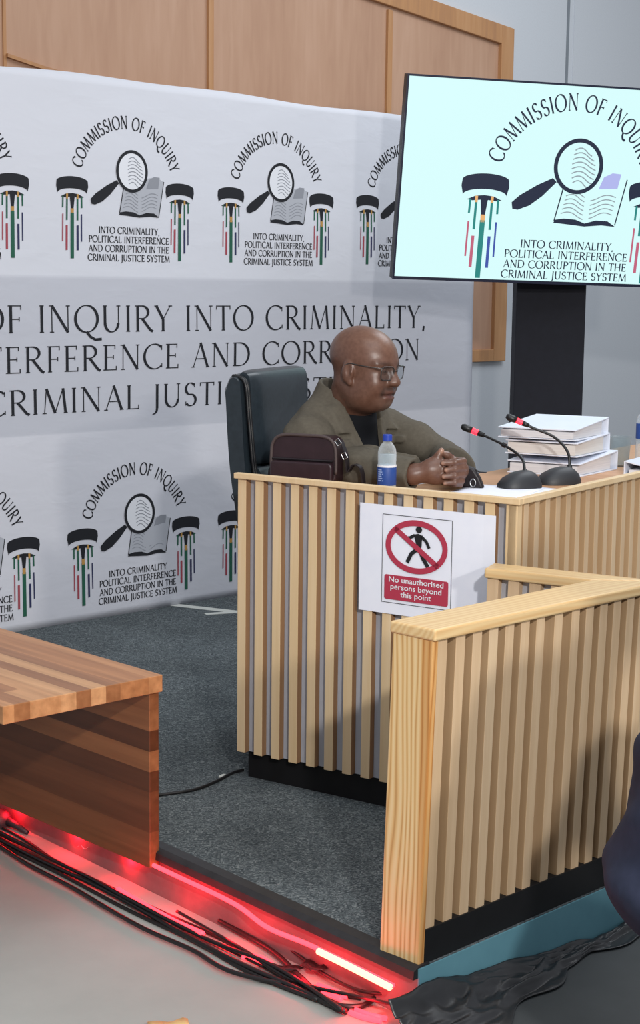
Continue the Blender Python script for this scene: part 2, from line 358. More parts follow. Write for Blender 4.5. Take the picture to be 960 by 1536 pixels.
def strip(pts, mode, tk, tn):
    """one pen stroke as a flat quad strip"""
    n = len(pts); L = []; Rr = []
    for i in range(n):
        a = pts[max(i-1, 0)]; b = pts[min(i+1, n-1)]
        if pts[0] == pts[-1] or (math.hypot(pts[0][0]-pts[-1][0], pts[0][1]-pts[-1][1]) < 1e-6):
            a = pts[i-1] if i > 0 else pts[-2]; b = pts[i+1] if i < n-1 else pts[1]
        dx, dy = b[0]-a[0], b[1]-a[1]; d = math.hypot(dx, dy) or 1
        if mode == 'k': wd = tk
        elif mode == 't': wd = tn
        else:
            g = math.atan2(dy, dx); wd = tn+(tk*1.05-tn)*abs(math.sin(g-R(12)))**1.3
        nx, ny = -dy/d*wd/2, dx/d*wd/2
        L.append((pts[i][0]+nx, pts[i][1]+ny)); Rr.append((pts[i][0]-nx, pts[i][1]-ny))
    return L, Rr
class Ink:
    """flat printed shapes in u,v; several ink materials"""
    def __init__(s): s.v = []; s.f = []; s.mi = []; s.lv = []
    def poly(s, pts, mi, lv=0):
        o = len(s.v); s.v += list(pts); s.lv += [lv]*len(pts); s.f.append(list(range(o, o+len(pts)))); s.mi.append(mi)
    def stroke(s, pts, wd, mi, lv=0, w2=None):
        n = len(pts); o = len(s.v)
        for i in range(n):
            a = pts[max(i-1, 0)]; b = pts[min(i+1, n-1)]; dx, dy = b[0]-a[0], b[1]-a[1]; d = math.hypot(dx, dy) or 1
            ww = wd if w2 is None else wd+(w2-wd)*i/(n-1)
            nx, ny = -dy/d*ww/2, dx/d*ww/2
            s.v += [(pts[i][0]+nx, pts[i][1]+ny), (pts[i][0]-nx, pts[i][1]-ny)]; s.lv += [lv, lv]
        for i in range(n-1): s.f.append([o+2*i, o+2*i+1, o+2*i+3, o+2*i+2]); s.mi.append(mi)
    def ring(s, cx, cy, rx, ry, t, mi, lv=0, n=48):
        o = len(s.v)
        for k in range(n):
            g = 2*math.pi*k/n
            s.v += [(cx+rx*math.cos(g), cy+ry*math.sin(g)), (cx+(rx-t)*math.cos(g), cy+(ry-t)*math.sin(g))]; s.lv += [lv, lv]
        for k in range(n):
            a, b = o+2*k, o+2*((k+1) % n); s.f.append([a, a+1, b+1, b]); s.mi.append(mi)
    def glyph(s, ch, fn, mi, tk=TK, tn=TN, lv=0):
        for mode, pts in GL[ch][1]:
            L, Q = strip(pts, mode, tk, tn); o = len(s.v); n = len(L)
            for a, b in zip(L, Q): s.v += [fn(*a), fn(*b)]; s.lv += [lv, lv]
            for i in range(n-1): s.f.append([o+2*i, o+2*i+1, o+2*i+3, o+2*i+2]); s.mi.append(mi)
    def text(s, t, x, y, h, mi, width=None, align='l', sp=.06, tk=TK, tn=TN):
        adv = sum(GL[c][0]+sp for c in t)-sp; sx = h if width is None else width/adv
        x0 = x-(adv*sx/2 if align == 'c' else adv*sx if align == 'r' else 0)
        for c in t:
            s.glyph(c, lambda a, b, x0=x0: (x0+a*sx, y+b*h), mi, tk, tn); x0 += (GL[c][0]+sp)*sx
        return x0
    def arctext(s, t, cx, cy, r, a0, a1, h, mi, tk=TK, tn=TN):
        adv = [GL[c][0]+.10 for c in t]; tot = sum(adv)-.10; k = (a1-a0)/tot; p = 0; sx = abs(R(a1-a0))*(r+h*.3)/tot
        for c, ad in zip(t, adv):
            g = R(a0+k*(p+GL[c][0]/2)); ux, uy = math.sin(g), math.cos(g); hw = GL[c][0]/2
            def fn(a, b, ux=ux, uy=uy, hw=hw):
                lx = (a-hw)*sx; rr_ = r+b*h
                return (cx+ux*rr_+uy*lx, cy+uy*rr_-ux*lx)
            s.glyph(c, fn, mi, tk, tn); p += ad
    def build(s, name, mats, fn, parent):
        me = bpy.data.meshes.new(name)
        me.from_pydata([fn(p[0], p[1], l) for p, l in zip(s.v, s.lv)], [], s.f)
        for q in mats: me.materials.append(q)
        me.polygons.foreach_set('material_index', s.mi)
        o = bpy.data.objects.new(name, me); COL.objects.link(o); o.parent = parent
        return o
def logo(I, cx, cy, k=1.0, comma=True, tk=.15, tn=.075, t0=.212, tp=.0375, th=.027):
    """the emblem: two column capitals, a magnifier over an open book, an arch of lettering and four lines below.
    inks: 0 black 1 green 2 red 3 blue 4 gold 5 grey 6 pale grey 7 white"""
    P = lambda x, y: (cx+x*k, cy+y*k)
    PL = lambda pts: [P(*p) for p in pts]
    I.arctext('COMMISSION OF INQUIRY', cx, cy-.028*k, .245*k, -73, 71, .052*k, 0, tk, tn)
    for sx in (-.281, .281):
        top = [(sx+.078*math.cos(R(g)), -.012+.022*math.sin(R(g))) for g in range(170, 9, -10)]+[(sx+.079, -.03)]+[(sx+.072*math.cos(R(g)), -.058+.020*math.sin(R(g))) for g in range(0, 181, 10)]+[(sx-.079, -.03)]
        I.poly(PL(top), 0)
        I.poly(PL([(sx-.058, -.072), (sx-.03, -.060), (sx, -.057), (sx+.03, -.060), (sx+.058, -.072), (sx+.04, -.075), (sx+.012, -.072), (sx+.006, -.125), (sx-.006, -.125), (sx-.012, -.072), (sx-.04, -.075)]), 0)
        I.poly(PL([(sx-.008, -.118), (sx+.008, -.118), (sx+.007, -.142), (sx-.007, -.142)]), 4, 1)
        for dx, y0, y1, mi, wd in ((-.046, -.07, -.115, 1, .007), (.046, -.07, -.115, 1, .007), (-.026, -.066, -.165, 1, .008), (.026, -.066, -.165, 1, .008),
                                  (0, -.135, -.318, 1, .017), (-.027, -.185, -.285, 2, .010), (.027, -.185, -.285, 3, .010), (-.046, -.14, -.25, 2, .006), (.046, -.14, -.25, 3, .006)):
            I.stroke(PL([(sx+dx, y0), (sx+dx*1.02, y1)]), wd*k, mi, 1)
        for dx in (-.026, .026): I.stroke(PL([(sx+dx, -.060), (sx+dx, -.080)]), .009*k, 4, 2)
    # book
    I.poly(PL([(-.042, -.128), (.012, -.120), (.066, -.136), (.12, -.122), (.166, -.134), (.19, .012), (.15, .03), (.10, .02), (.066, .0), (-.02, .0)]), 6 if k < 1.2 else 7, 0)
    I.stroke(PL([(.166, -.134), (.192, .012)]), .004*k, 0, 1); I.stroke(PL([(-.042, -.128), (-.018, -.005)]), .004*k, 0, 1)
    I.poly(PL([(-.044, -.134), (-.04, -.124), (-.01, -.119), (.03, -.121), (.062, -.132), (.10, -.121), (.14, -.122), (.168, -.139), (.12, -.136), (.062, -.142), (.0, -.137)]), 0, 2)
    wav = lambda x0, x1, y, up, dn: [(x0+(x1-x0)*t_/8, y+up*math.sin(math.pi*min(1, t_/8*1.25))-dn*(t_/8)**2) for t_ in range(9)]
    for q in range(7):
        y = -.104+q*.014
        I.stroke(PL(wav(-.022+q*.003, .054, y, .008, .016)), .0032*k, 5, 1)
        if y < -.045: I.stroke(PL(wav(.152+q*.002, .074, y+.002, .008, .014)), .0032*k, 5, 1)
    I.poly(PL([(.098, -.022), (.162, -.018), (.170, .028), (.14, .030), (.112, .016)]), 5 if k < 1.2 else 8, 1)
    # magnifier
    n = 40; I.poly([P(.022+.07*math.cos(2*math.pi*j/n), .046+.074*math.sin(2*math.pi*j/n)) for j in range(n)], 7, 3)
    for q in range(8):
        y = -.006+q*.0145; h = math.sqrt(max(0, 1-((y-.046)/.07)**2))*.064
        I.stroke(PL(wav(.022-h*.35, .022+h*.92, y, .010, .016)), .0036*k, 5, 4)
    I.ring(cx+.022*k, cy+.046*k, .083*k, .087*k, .013*k, 0, 5)
    hd = [(-.046, -.006), (-.060, .006), (-.11, -.018), (-.165, -.052), (-.19, -.075), (-.186, -.095), (-.168, -.098), (-.13, -.083), (-.09, -.052)]
    I.poly(PL(hd), 0, 5)
    for q, t in enumerate(('INTO CRIMINALITY,' if comma else 'INTO CRIMINALITY', 'POLITICAL INTERFERENCE', 'AND CORRUPTION IN THE', 'CRIMINAL JUSTICE SYSTEM')):
        I.text(t, cx+.012*k, cy+(-t0-tp*q)*k, th*k, 0, width=(.318, .42, .42, .43)[q]*k, align='c', tk=tk, tn=tn+.02)

# ================================================================= THE SETTING
LOW = -.12
d45 = Vector((math.cos(R(44.7)), math.sin(R(44.7)), 0)); n45 = Vector((d45.y, -d45.x, 0))   # along the back wall; out of it
BO = Vector((-1.195, 6.416, 0))            # a point at the foot of the banner
WO = BO-n45*.55
mb = MB(); mb.box(-8, 14, -3, 18, LOW-.1, LOW); struct(mb.build('floor', CONCRETE))
E0 = Vector((.215, 3.165, 0)); EL = Vector((-.661, .750, 0)); ER = Vector((.707, .707, 0))
Pl = [E0, E0+ER*14, E0+ER*14+Vector((-3.0, 3.0, 0)), E0+EL*4.4+d45*-.3, E0+EL*4.2]
mb = MB(); mb.prism([(p.x, p.y) for p in Pl], LOW, -.004); o = struct(mb.build('floor_platform', RISER))
mb = MB(); mb.prism([(p.x, p.y) for p in Pl], -.004, 0); struct(mb.build('floor_carpet', CARPET))
# rubber nosing along the platform edge
nE = Vector((-.750, -.661, 0))
mb = MB()
prof = [(-.035, .001), (-.035, .004), (-.004, .004), (.012, -.004), (.014, -.022), (.0, -.022), (.0, .0)]
for a, b in ((0, 4.2),):
    va = [E0+EL*a+nE*x+Vector((0, 0, z)) for x, z in prof]; vb = [E0+EL*b+nE*x+Vector((0, 0, z)) for x, z in prof]
    n = len(prof); mb.add(va+vb, [list(range(n)), list(range(n, 2*n))[::-1]]+[(i, (i+1) % n, n+(i+1) % n, n+i) for i in range(n)])
struct(mb.build('trim_1', TRIM))
mb = MB(); a = E0+nE*0; b = E0+ER*14; nR = Vector((.707, -.707, 0))
mb.hexa([a+Vector((0, 0, LOW)), a+nR*.004+Vector((0, 0, LOW)), b+nR*.004+Vector((0, 0, LOW)), b+Vector((0, 0, LOW)), a+Vector((0, 0, -.001)), a+nR*.004+Vector((0, 0, -.001)), b+nR*.004+Vector((0, 0, -.001)), b+Vector((0, 0, -.001))])
struct(mb.build('trim_2', TEAL))
# back wall: local x along the wall, local y into the wall
wall = empty('wall_back', WO, R(44.7)); struct(wall)
mb = MB(); mb.box(-4.5, 16, 0, .15, LOW, 4.0); o = mb.build('wall_face', WALLG, wall)
mb = MB()
for x in (4.245, 5.5, 6.75, 8.0, 9.25, 10.5, 11.75, 13.0): mb.box(x-.012, x+.012, -.003, .001, 0, 4.0)
mb.build('wall_seam', SEAM, wall)
mb = MB(); mb.box(4.30, 4.31, -.006, .001, 0, 4.0); mb.build('seam_strip', WALLG, wall)
# timber panelling high on the wall, with a raked top edge
def topz(x): return 2.873+(3.709-x)*.097
pan = empty('wall_panelling', WO, R(44.7)); struct(pan)
mb = MB(); mb.slab([(-1.5, .99), (3.70, .99), (3.70, topz(3.7)-.02), (-1.5, topz(-1.5)-.02)], -.004, 0); mb.build('veneer_panel', VENEER, pan)
mb = MB(); mb.slab([(3.60, .99), (3.709, .99), (3.709, 2.873), (3.60, topz(3.6))], -.030, 0); mb.build('frame_upright', FRAMEW, pan, bevel=.004)
mb = MB(); mb.slab([(3.60, topz(3.6)-.105), (3.60, topz(3.6)), (-1.5, topz(-1.5)), (-1.5, topz(-1.5)-.105)], -.030, 0); mb.build('frame_top_rail', FRAMEW, pan, bevel=.004)
mb = MB(); mb.box(-1.5, 3.60, -.030, 0, .99, 1.06); mb.build('frame_bottom_rail', FRAMEW, pan, bevel=.004)
mb = MB()
mb.box(2.668, 2.694, -.020, 0, 1.06, 2.85); mb.box(2.70, 2.712, -.012, 0, 1.06, 2.85)
mb.box(1.43, 1.452, -.020, 0, 1.06, 2.95); mb.box(1.458, 1.468, -.012, 0, 1.06, 2.95); mb.box(.29, .305, -.012, 0, 1.06, 3.0)
mb.build('mullion', FRAMEW, pan)
mb = MB(); mb.slab([(.302, 2.372), (.302, 2.357), (.50, 2.322), (.70, 2.294), (1.43, 2.24), (1.43, 2.255), (.70, 2.309), (.50, 2.337)], -.026, 0); mb.build('raked_moulding', FRAMEW, pan)

# ================================================================= BANNER
def ripple(u, v):
    return .0016*math.sin(u*5.1+v*2.3)+.0014*math.sin(u*2.2-v*6.5+1)+.0012*math.sin(v*11+u*1.3)+.004*math.exp(-((v-2.2)/.05)**2)*math.sin(u*9)*.4
m, nt, b = base('banner_cloth')
tc = N(nt, 'ShaderNodeTexCoord'); sp = N(nt, 'ShaderNodeSeparateXYZ'); nt.links.new(tc.outputs['Object'], sp.inputs[0])
mr = N(nt, 'ShaderNodeMapRange'); mr.inputs['To Max'].default_value = 1; mr.inputs['From Min'].default_value = 0; mr.inputs['From Max'].default_value = 2.25; nt.links.new(sp.outputs['Z'], mr.inputs['Value'])
c = ramp(nt, mr.outputs[0], [(0, '#d5d6de'), (.352, '#d5d6de'), (.356, '#c3c5ce'), (.635, '#c3c5ce'), (.639, '#d7d9e1')])
n = N(nt, 'ShaderNodeTexNoise', Scale=700.0, Detail=2.0); nt.links.new(coords(nt), n.inputs['Vector'])
n2 = N(nt, 'ShaderNodeTexNoise', Scale=5.0, Detail=3.0, Distortion=.4); nt.links.new(coords(nt, (1, 1, 2.2)), n2.inputs['Vector'])
ad = N(nt, 'ShaderNodeMath', operation='MULTIPLY_ADD'); ad.inputs[1].default_value = .05; nt.links.new(n.outputs['Fac'], ad.inputs[0]); nt.links.new(n2.outputs['Fac'], ad.inputs[2])
nt.links.new(c, b.inputs['Base Color']); b.inputs['Roughness'].default_value = .85; b.inputs['Specular IOR Level'].default_value = .15
bump(nt, b, ad.outputs[0], .28, .012)
FABRIC = m
ban = tag(empty('banner', BO, R(44.7)), 'wide white cloth banner printed with emblems, grey band of large capitals, behind the seated man', 'banner')
U0, U1, VH = -2.05, 2.785, 2.238
mb = MB(); nu, nv = 190, 70
g = []
for j in range(nv+1):
    for i in range(nu+1):
        u = U0+(U1-U0)*i/nu; v = VH*j/nv; top = .006*math.sin(u*2.6)+.004*math.sin(u*7) if j == nv else 0
        g.append((u, -ripple(u, v), v+top-(.0 if j else .0)))
fs = [(j*(nu+1)+i, j*(nu+1)+i+1, (j+1)*(nu+1)+i+1, (j+1)*(nu+1)+i) for j in range(nv) for i in range(nu)]
mb.flat = True; mb.add(g, fs); o = mb.build('cloth', FABRIC, ban, smooth=True)
so = o.modifiers.new('thick', 'SOLIDIFY'); so.thickness = .003; so.offset = -1
mb = MB()
for u in (U0+.02, .35, U1-.02): mb.box(u-.015, u+.015, .012, .042, 0, VH-.02)
for v in (.02, 1.1, VH-.04): mb.box(U0+.02, U1-.02, .016, .04, v-.012, v+.012)
mb.build('support_frame', STEEL, ban)
onb = lambda u, v, l: (u, -ripple(u, v)-.0015-.0003*l, v)
INKS = [INK, INKGRN, INKRED, INKBLUE, INKGOLD, INKG, INKLG, INKW]
for cx, cy, cm in ((.529, 1.826, True), (1.386, 1.826, True), (2.257, 1.834, True), (-.32, 1.822, True), (-1.18, 1.82, True), (.566, .382, False), (1.392, .385, False), (2.24, .385, False), (-.29, .376, False), (-1.15, .376, False)):
    I = Ink(); logo(I, cx, cy, 1.0, cm); I.build('emblem', INKS, onb, ban)
def line(t, sub, ua, ub, y, h):
    """fit the part sub of the line t between ua and ub, then set the whole line at that spacing"""
    sp_ = .10; adv = lambda s_: sum(GL[c][0]+sp_ for c in s_)-sp_
    sx = (ub-ua)/adv(sub); i = t.index(sub); x0 = ua-(adv(t[:i])+sp_)*sx if i else ua
    I = Ink()
    for ch in t+' ':
        if ch in ' ,' and I.f: I.build('headline_word', [INK], onb, ban); I = Ink()
        I.glyph(ch, lambda a, b_, x0=x0: (x0+a*sx, y+b_*h), 0, .10, .036); x0 += (GL[ch][0]+sp_)*sx
line('COMMISSION OF INQUIRY INTO CRIMINALITY,', 'INQUIRY INTO CRIMINALITY,', .075, 2.415, 1.208, .110)
line('POLITICAL INTERFERENCE AND CORRUPTION', 'ERFERENCE AND CORRUPTION', -.085, 2.37, 1.048, .106)
line('IN THE CRIMINAL JUSTICE SYSTEM', 'RIMINAL JUSTI', -.07, 1.06, .880, .102)

# ================================================================= TELEVISION AND ITS STAND
TM = Matrix(((.975, -.215, .051), (.220, .966, -.139), (-.020, .146, .989)))
tv = tag(empty('television', (.29985, 7.0, 1.44356)), 'large lit flat television showing the emblem on white, in front of the banner', 'television')
tv.rotation_euler = TM.to_euler()
TWD, THT, BZ = 1.527, .859, .0085
mb = MB(); mb.box(0, TWD, .004, .05, 0, THT); mb.box(.25, 1.28, .05, .085, .12, .62); mb.build('rear_shell', BLACKPL, tv, bevel=.004)
mb = MB(); mb.box(0, TWD, -.006, .004, 0, BZ+.004); mb.box(0, TWD, -.006, .004, THT-BZ, THT); mb.box(0, BZ, -.006, .004, BZ, THT-BZ); mb.box(TWD-BZ, TWD, -.006, .004, BZ, THT-BZ)
mb.build('bezel', plain('bezel_blue_black', '#161c34', .4), tv)
mb = MB(); mb.box(BZ, TWD-BZ, -.001, .003, BZ+.004, THT-BZ); scr = mb.build('screen', SCREEN, tv)
I = Ink(); logo(I, .770, .452, 1.37, True, .14, .06, .216, .0325, .0245)
I.build('screen_emblem', [S_INK, S_GRN, S_RED, S_BLUE, S_GOLD, S_GRY, S_WHITE, S_WHITE, S_LIL], lambda u, v, l: (u, -.0014-.0002*l, v), scr)
st = tag(empty('television_stand', (1.045, 7.45, 0), R(2)), 'tall black upright column under the lit television', 'stand')
mb = MB(); mb.box(-.160, .160, -.06, .06, .03, 1.52); mb.build('column', plain('stand_cloth', '#15151f', .8, c2='#191a25', scale=30), st, bevel=.004)
mb = MB(); mb.box(-.35, .35, -.28, .28, 0, .03); mb.build('base_plate', BLACKP, st, bevel=.006)
mb = MB(); mb.box(-.12, .12, -.215, -.06, 1.50, 1.85) ; mb.box(-.06, .06, -.1, .0, 1.45, 1.9); mb.build('mount_bracket', BLACKP, st)

# ================================================================= WITNESS DESK
K = Vector((.497, 3.952, 0)); AD = R(-34)
desk = tag(empty('witness_desk', K, AD), 'tall pale slatted timber witness desk with a black plinth, the seated man behind it', 'desk')
DZ = .835; LF, LS = .893, 2.3
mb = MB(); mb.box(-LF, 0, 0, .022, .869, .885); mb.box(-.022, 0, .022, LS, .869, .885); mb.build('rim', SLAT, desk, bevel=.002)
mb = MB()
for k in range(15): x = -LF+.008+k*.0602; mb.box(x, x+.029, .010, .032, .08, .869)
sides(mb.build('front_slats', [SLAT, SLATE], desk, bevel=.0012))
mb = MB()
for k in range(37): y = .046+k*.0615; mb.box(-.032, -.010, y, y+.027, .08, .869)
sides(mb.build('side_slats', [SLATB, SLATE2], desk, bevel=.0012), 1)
mb = MB(); mb.box(-.036, -.010, .010, .036, .08, .869); mb.build('corner_post', SLAT, desk, bevel=.0012)
mb = MB(); mb.box(-LF+.01, -.034, .032, .044, .08, .869); mb.build('front_backing', BACKG, desk)
mb = MB(); mb.box(-.044, -.032, .032, LS, .08, .869); mb.build('side_backing', plain('timber_backing', '#9c8264', .6, c2='#a68b6c'), desk)
mb = MB(); mb.box(-LF+.025, -.045, .044, .30, 0, .085); mb.box(-.30, -.045, .30, LS-.02, 0, .085); mb.build('plinth', BLACKP, desk)
mb = MB(); mb.prism([(-LF+.012, .044), (-.044, .044), (-.044, LS), (-.56, LS), (-.56, .30), (-LF+.012, .30)], DZ-.022, DZ); mb.build('desktop', DESKT, desk, bevel=.002)
mb = MB(); mb.box(-.565, -.545, LS-.03, LS, 0, DZ-.022); mb.build('rear_support', SLATB, desk)
mb = MB(); mb.box(-.565, -.545, 1.5, 1.53, 0, DZ-.022); mb.build('rear_support', SLATB, desk)

# ---- warning sign on the desk front
sg = tag(empty('warning_sign', K, AD), 'white paper notice with a red no-entry walking figure, fixed to the slatted desk front', 'sign')
mb = MB(); nx = 12
pv = [(-.475+.407*i/nx, .0065-.0004*math.sin(i*.9)-(.0012 if i == nx else 0), zz) for zz in (.546, .836) for i in range(nx+1)]
mb.flat = True; mb.add(pv, [(i, i+1, nx+1+i+1, nx+1+i) for i in range(nx)]); o = mb.build('paper_sheet', PAPER, sg)
so = o.modifiers.new('thick', 'SOLIDIFY'); so.thickness = .0006; so.offset = -1
I = Ink(); X = lambda px: -.3+(px-621)*.00202; Z = lambda px, py: .732-((py-822)-.09*(px-621))*.00181
for a, b_ in (((-.402, .812), (-.192, .812)), ((-.192, .812), (-.192, .577)), ((-.192, .577), (-.402, .577)), ((-.402, .577), (-.402, .812))): I.stroke([a, b_], .0014, 1)
I.ring(-.298, .733, .094, .071, .0155, 0, 2)
I.stroke([(-.364, .777), (-.232, .687)], .0145, 0, 2)
I.poly([(-.291+.0095*math.cos(2*math.pi*k/20), .7795+.0085*math.sin(2*math.pi*k/20)) for k in range(20)], 1, 1)
I.poly([(-.306, .766), (-.293, .769), (-.281, .765), (-.282, .738), (-.284, .725), (-.298, .726), (-.299, .742)], 1, 1)
I.stroke([(-.303, .764), (-.318, .756), (-.337, .753)], .0085, 1, 1); I.stroke([(-.284, .763), (-.268, .750), (-.259, .733)], .0085, 1, 1)
I.stroke([(-.293, .73), (-.313, .714), (-.325, .690)], .011, 1, 1); I.stroke([(-.289, .73), (-.278, .706), (-.262, .684)], .011, 1, 1)
I.poly(rrect(-.394, -.200, .586, .652, .006), 0, 1)
I.build('pictogram', [SIGNRED, SIGNBLK], lambda u, v, l: (u, .0044-.0002*l, v), sg)
def sans(body, x, z, h, name, mat, parent, y, bold=.02, sx=1.0):
    c = bpy.data.curves.new(name, 'FONT'); c.body = body; c.size = h; c.align_x = 'CENTER'; c.offset = bold*h
    t = bpy.data.objects.new(name, c); COL.objects.link(t); bpy.context.view_layer.update()
    me = bpy.data.meshes.new_from_object(t.evaluated_get(bpy.context.evaluated_depsgraph_get())); bpy.data.objects.remove(t)
    me.materials.append(mat); o = bpy.data.objects.new(name, me); COL.objects.link(o); o.parent = parent
    o.location = (x, y, z); o.rotation_euler = (R(90), 0, 0); o.scale = (sx, 1, 1); return o
for t, z in (('No unauthorised', .6335), ('persons beyond', .6145), ('this point', .5955)):
    sans(t, -.297, z, .021, 'lettering', INKW, sg, .0036, .012, 1.16)

# ================================================================= FRONT BARRIER
bar = tag(empty('barrier', (.232, 3.160, 0), R(45)), 'low slatted timber barrier with pine post and rail in front of the tall desk', 'barrier')
lean = lambda x, y, z: (x, y+.022*(1-z/.722), z)
S2 = .7071
def tol(px, py): dx, dy = px-.232, py-3.160; return (S2*(dx+dy), S2*(-dx+dy))
CT, CB = .722, .697
W_ = .117
mb = MB(); mb.box(0, .018, .0, W_-.006, .0, CB+.001)
mb.build('post', PINEZ, bar, warp=lean, bevel=.003)
f0, f1 = tol(.406, 3.882), tol(.438, 3.962)
je, jn = tol(.643, 3.740), tol(.809, 3.739)
mb = MB(); mb.prism([(-.004, -.008), (jn[0], -.008), (je[0], W_), (-.004, W_)], CB, CT); mb.build('front_rail', PINEX, bar, warp=lean, bevel=.005, seg=3)
RA = math.atan2(je[1]-f0[1], je[0]-f0[0])
mb = MB(); mb.prism([f0, je, jn, f1], CB, CT); rt = mb.build('rear_rail', pine('pine_rear_rail', 0, rot=-RA, soft=True), bar, warp=lean, bevel=.005, seg=3)
edges = [.030, .087, .141, .195, .249, .303, .357, .422, .485, .539, .593, .646, .700, .752]
mb = MB()
for e in edges: mb.box(e-.010, e+.020, .004, .034, .06, CB)
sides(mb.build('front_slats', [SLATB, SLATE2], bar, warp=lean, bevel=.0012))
mb = MB(); mb.box(.018, .372, .034, .042, .06, CB); mb.cur = 1; mb.box(.372, .480, .034, .042, .06, CB); mb.cur = 0; mb.box(.480, jn[0]-.05, .034, .042, .06, CB); mb.build('front_backing', [GAPB, BACKG], bar, warp=lean)
mb = MB(); mb.box(.022, .78, .042, .052, .06, CB); mb.build('inner_panel', SLATB, bar, warp=lean)
mb = MB(); mb.box(.018, .79, .0, .10, 0, .075); mb.build('plinth', BLACKP, bar, warp=lean)
mb = MB(); dv = Vector((je[0]-f0[0], je[1]-f0[1])); L_ = dv.length; dv.normalize(); nv_ = Vector((dv.y, -dv.x))
if nv_.y > 0 and False: nv_ = -nv_
def q_(a, d): p = Vector(f0)+dv*a-nv_*d*(-1 if (Vector(f1)-Vector(f0)).dot(nv_) > 0 else 1); return (p.x, p.y)
mb2 = MB()
for k in range(6):
    a = .006+k*.056; mb.prism([q_(a, .008), q_(a+.03, .008), q_(a+.03, .03), q_(a, .03)], .06, CB)
mb.build('return_slats', SLATB, bar, warp=lean, bevel=.0012)
mb2.prism([q_(.004, .03), q_(L_+.02, .03), q_(L_+.02, .045), q_(.004, .045)], .06, CB); mb2.build('return_backing', BACKG, bar, warp=lean)
mb2 = MB(); mb2.prism([q_(.02, .03), q_(L_, .03), q_(L_, .06), q_(.02, .06)], 0, .07); mb2.build('return_plinth', BLACKP, bar, warp=lean)

# ================================================================= BENCH
bn = tag(empty('bench', (-.383, 3.848, 0), math.atan2(.719, -.695)), 'low bench of varnished brown butcher-block staves at the left edge of the platform', 'bench')
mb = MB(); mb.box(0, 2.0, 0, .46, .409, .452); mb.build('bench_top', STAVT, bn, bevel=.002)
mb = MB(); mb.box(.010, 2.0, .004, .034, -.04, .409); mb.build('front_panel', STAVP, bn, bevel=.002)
mb = MB(); mb.box(.27, .30, .034, .09, .35, .409); mb.box(.27, .30, .034, .36, .385, .409); mb.build('bracket', BLACKP, bn)
mb = MB(); mb.box(1.55, 1.59, .06, .44, LOW, .409); mb.build('end_support', STAVP, bn, bevel=.002)

# ================================================================= OFFICE CHAIR
ch = tag(empty('office_chair', (-.160, 4.96, 0), R(-23)), 'high-backed black leather office chair behind the seated man', 'chair')
# local x forward, y to the sitter's left
def pad(mb, prof, y0, y1, bulge=.0, ny=16):
    """a padded slab: outline in x,z swept across y with rounded sides"""
    n = len(prof); cx = sum(p[0] for p in prof)/n; cz = sum(p[1] for p in prof)/n
    vs = []
    for j in range(ny+1):
        t = -1+2*j/ny; e = (1-abs(t)**5)**.5 if abs(t) < 1 else 0; k = .72+.28*e
        for x, z in prof: vs.append((cx+(x-cx)*k+bulge*e*(1 if x > cx else 0), y0+(y1-y0)*j/ny, cz+(z-cz)*(.965+.035*e)))
    fs = [(j*n+i, j*n+(i+1) % n, (j+1)*n+(i+1) % n, (j+1)*n+i) for j in range(ny) for i in range(n)]
    fs += [list(range(n))[::-1], [ny*n+i for i in range(n)]]
    mb.add(vs, fs)
def ring_xz(pts, n=40): return bez(pts+[pts[0]], n)[:-1]
mb = MB(); pad(mb, ring_xz([(-.055, 1.10), (-.03, 1.142), (0.005, 1.135), (.018, 1.08), (.04, .85), (.10, .62), (.12, .53), (.07, .50), (.03, .60), (-.03, .85)], 60), -.245, .245); smooth_by_angle(mb.build('backrest_shell', LEATHER, ch), 50)
mb = MB(); pad(mb, ring_xz([(-.02, 1.14), (.004, 1.155), (.035, 1.13), (.042, 1.02), (.055, .90), (.040, .872), (.0, .88), (-.02, 1.0)], 48), -.205, .215, .012); smooth_by_angle(mb.build('upper_back_pad', LEATHER, ch), 50)
mb = MB(); pad(mb, ring_xz([(.01, .86), (.055, .865), (.088, .78), (.13, .62), (.11, .56), (.06, .62), (.02, .76)], 48), -.20, .21, .015); smooth_by_angle(mb.build('lower_back_pad', LEATHER, ch), 50)
mb = MB()
for y in (-.215, -.228): mb.tube([(x+.004, y, z) for x, z in bez([(-.02, 1.14), (.02, 1.12), (.033, 1.02), (.05, .87), (.075, .74), (.12, .58)], 30)], .005, 6)
mb.build('piping', BLACKPL, ch, smooth=True)
mb = MB(); pad(mb, ring_xz([(.05, .47), (.05, .40), (.30, .385), (.54, .40), (.57, .44), (.53, .49), (.30, .50), (.12, .50)], 48), -.26, .26); smooth_by_angle(mb.build('seat', LEATHER, ch), 50)
mb = MB(); mb.lathe([(.028, .09), (.028, .25), (.02, .25), (.02, .39), (.12, .39), (.12, .395)], 20, (.27, 0, 0)); mb.build('gas_column', BLACKPL, ch)
for k in range(5):
    g = R(72*k+10); p = Vector((.27, 0, 0)); e = Vector((math.cos(g), math.sin(g), 0))
    mb = MB(); mb.tube([p+Vector((0, 0, .105)), p+e*.12+Vector((0, 0, .10)), p+e*.29+Vector((0, 0, .075))], [.026, .022, .016], 10); lg = mb.build('leg', BLACKPL, ch, smooth=True)
    mb = MB(); c = p+e*.29
    for s in (-.012, .012):
        q = Vector((-e.y, e.x, 0))*s
        mb.tube([c+q*1.9+Vector((0, 0, .028)), c+q*.5+Vector((0, 0, .028))], .027, 14)
    mb.tube([c+Vector((0, 0, .03)), c+Vector((0, 0, .07))], .008, 8); mb.build('caster', BLACKPL, lg)

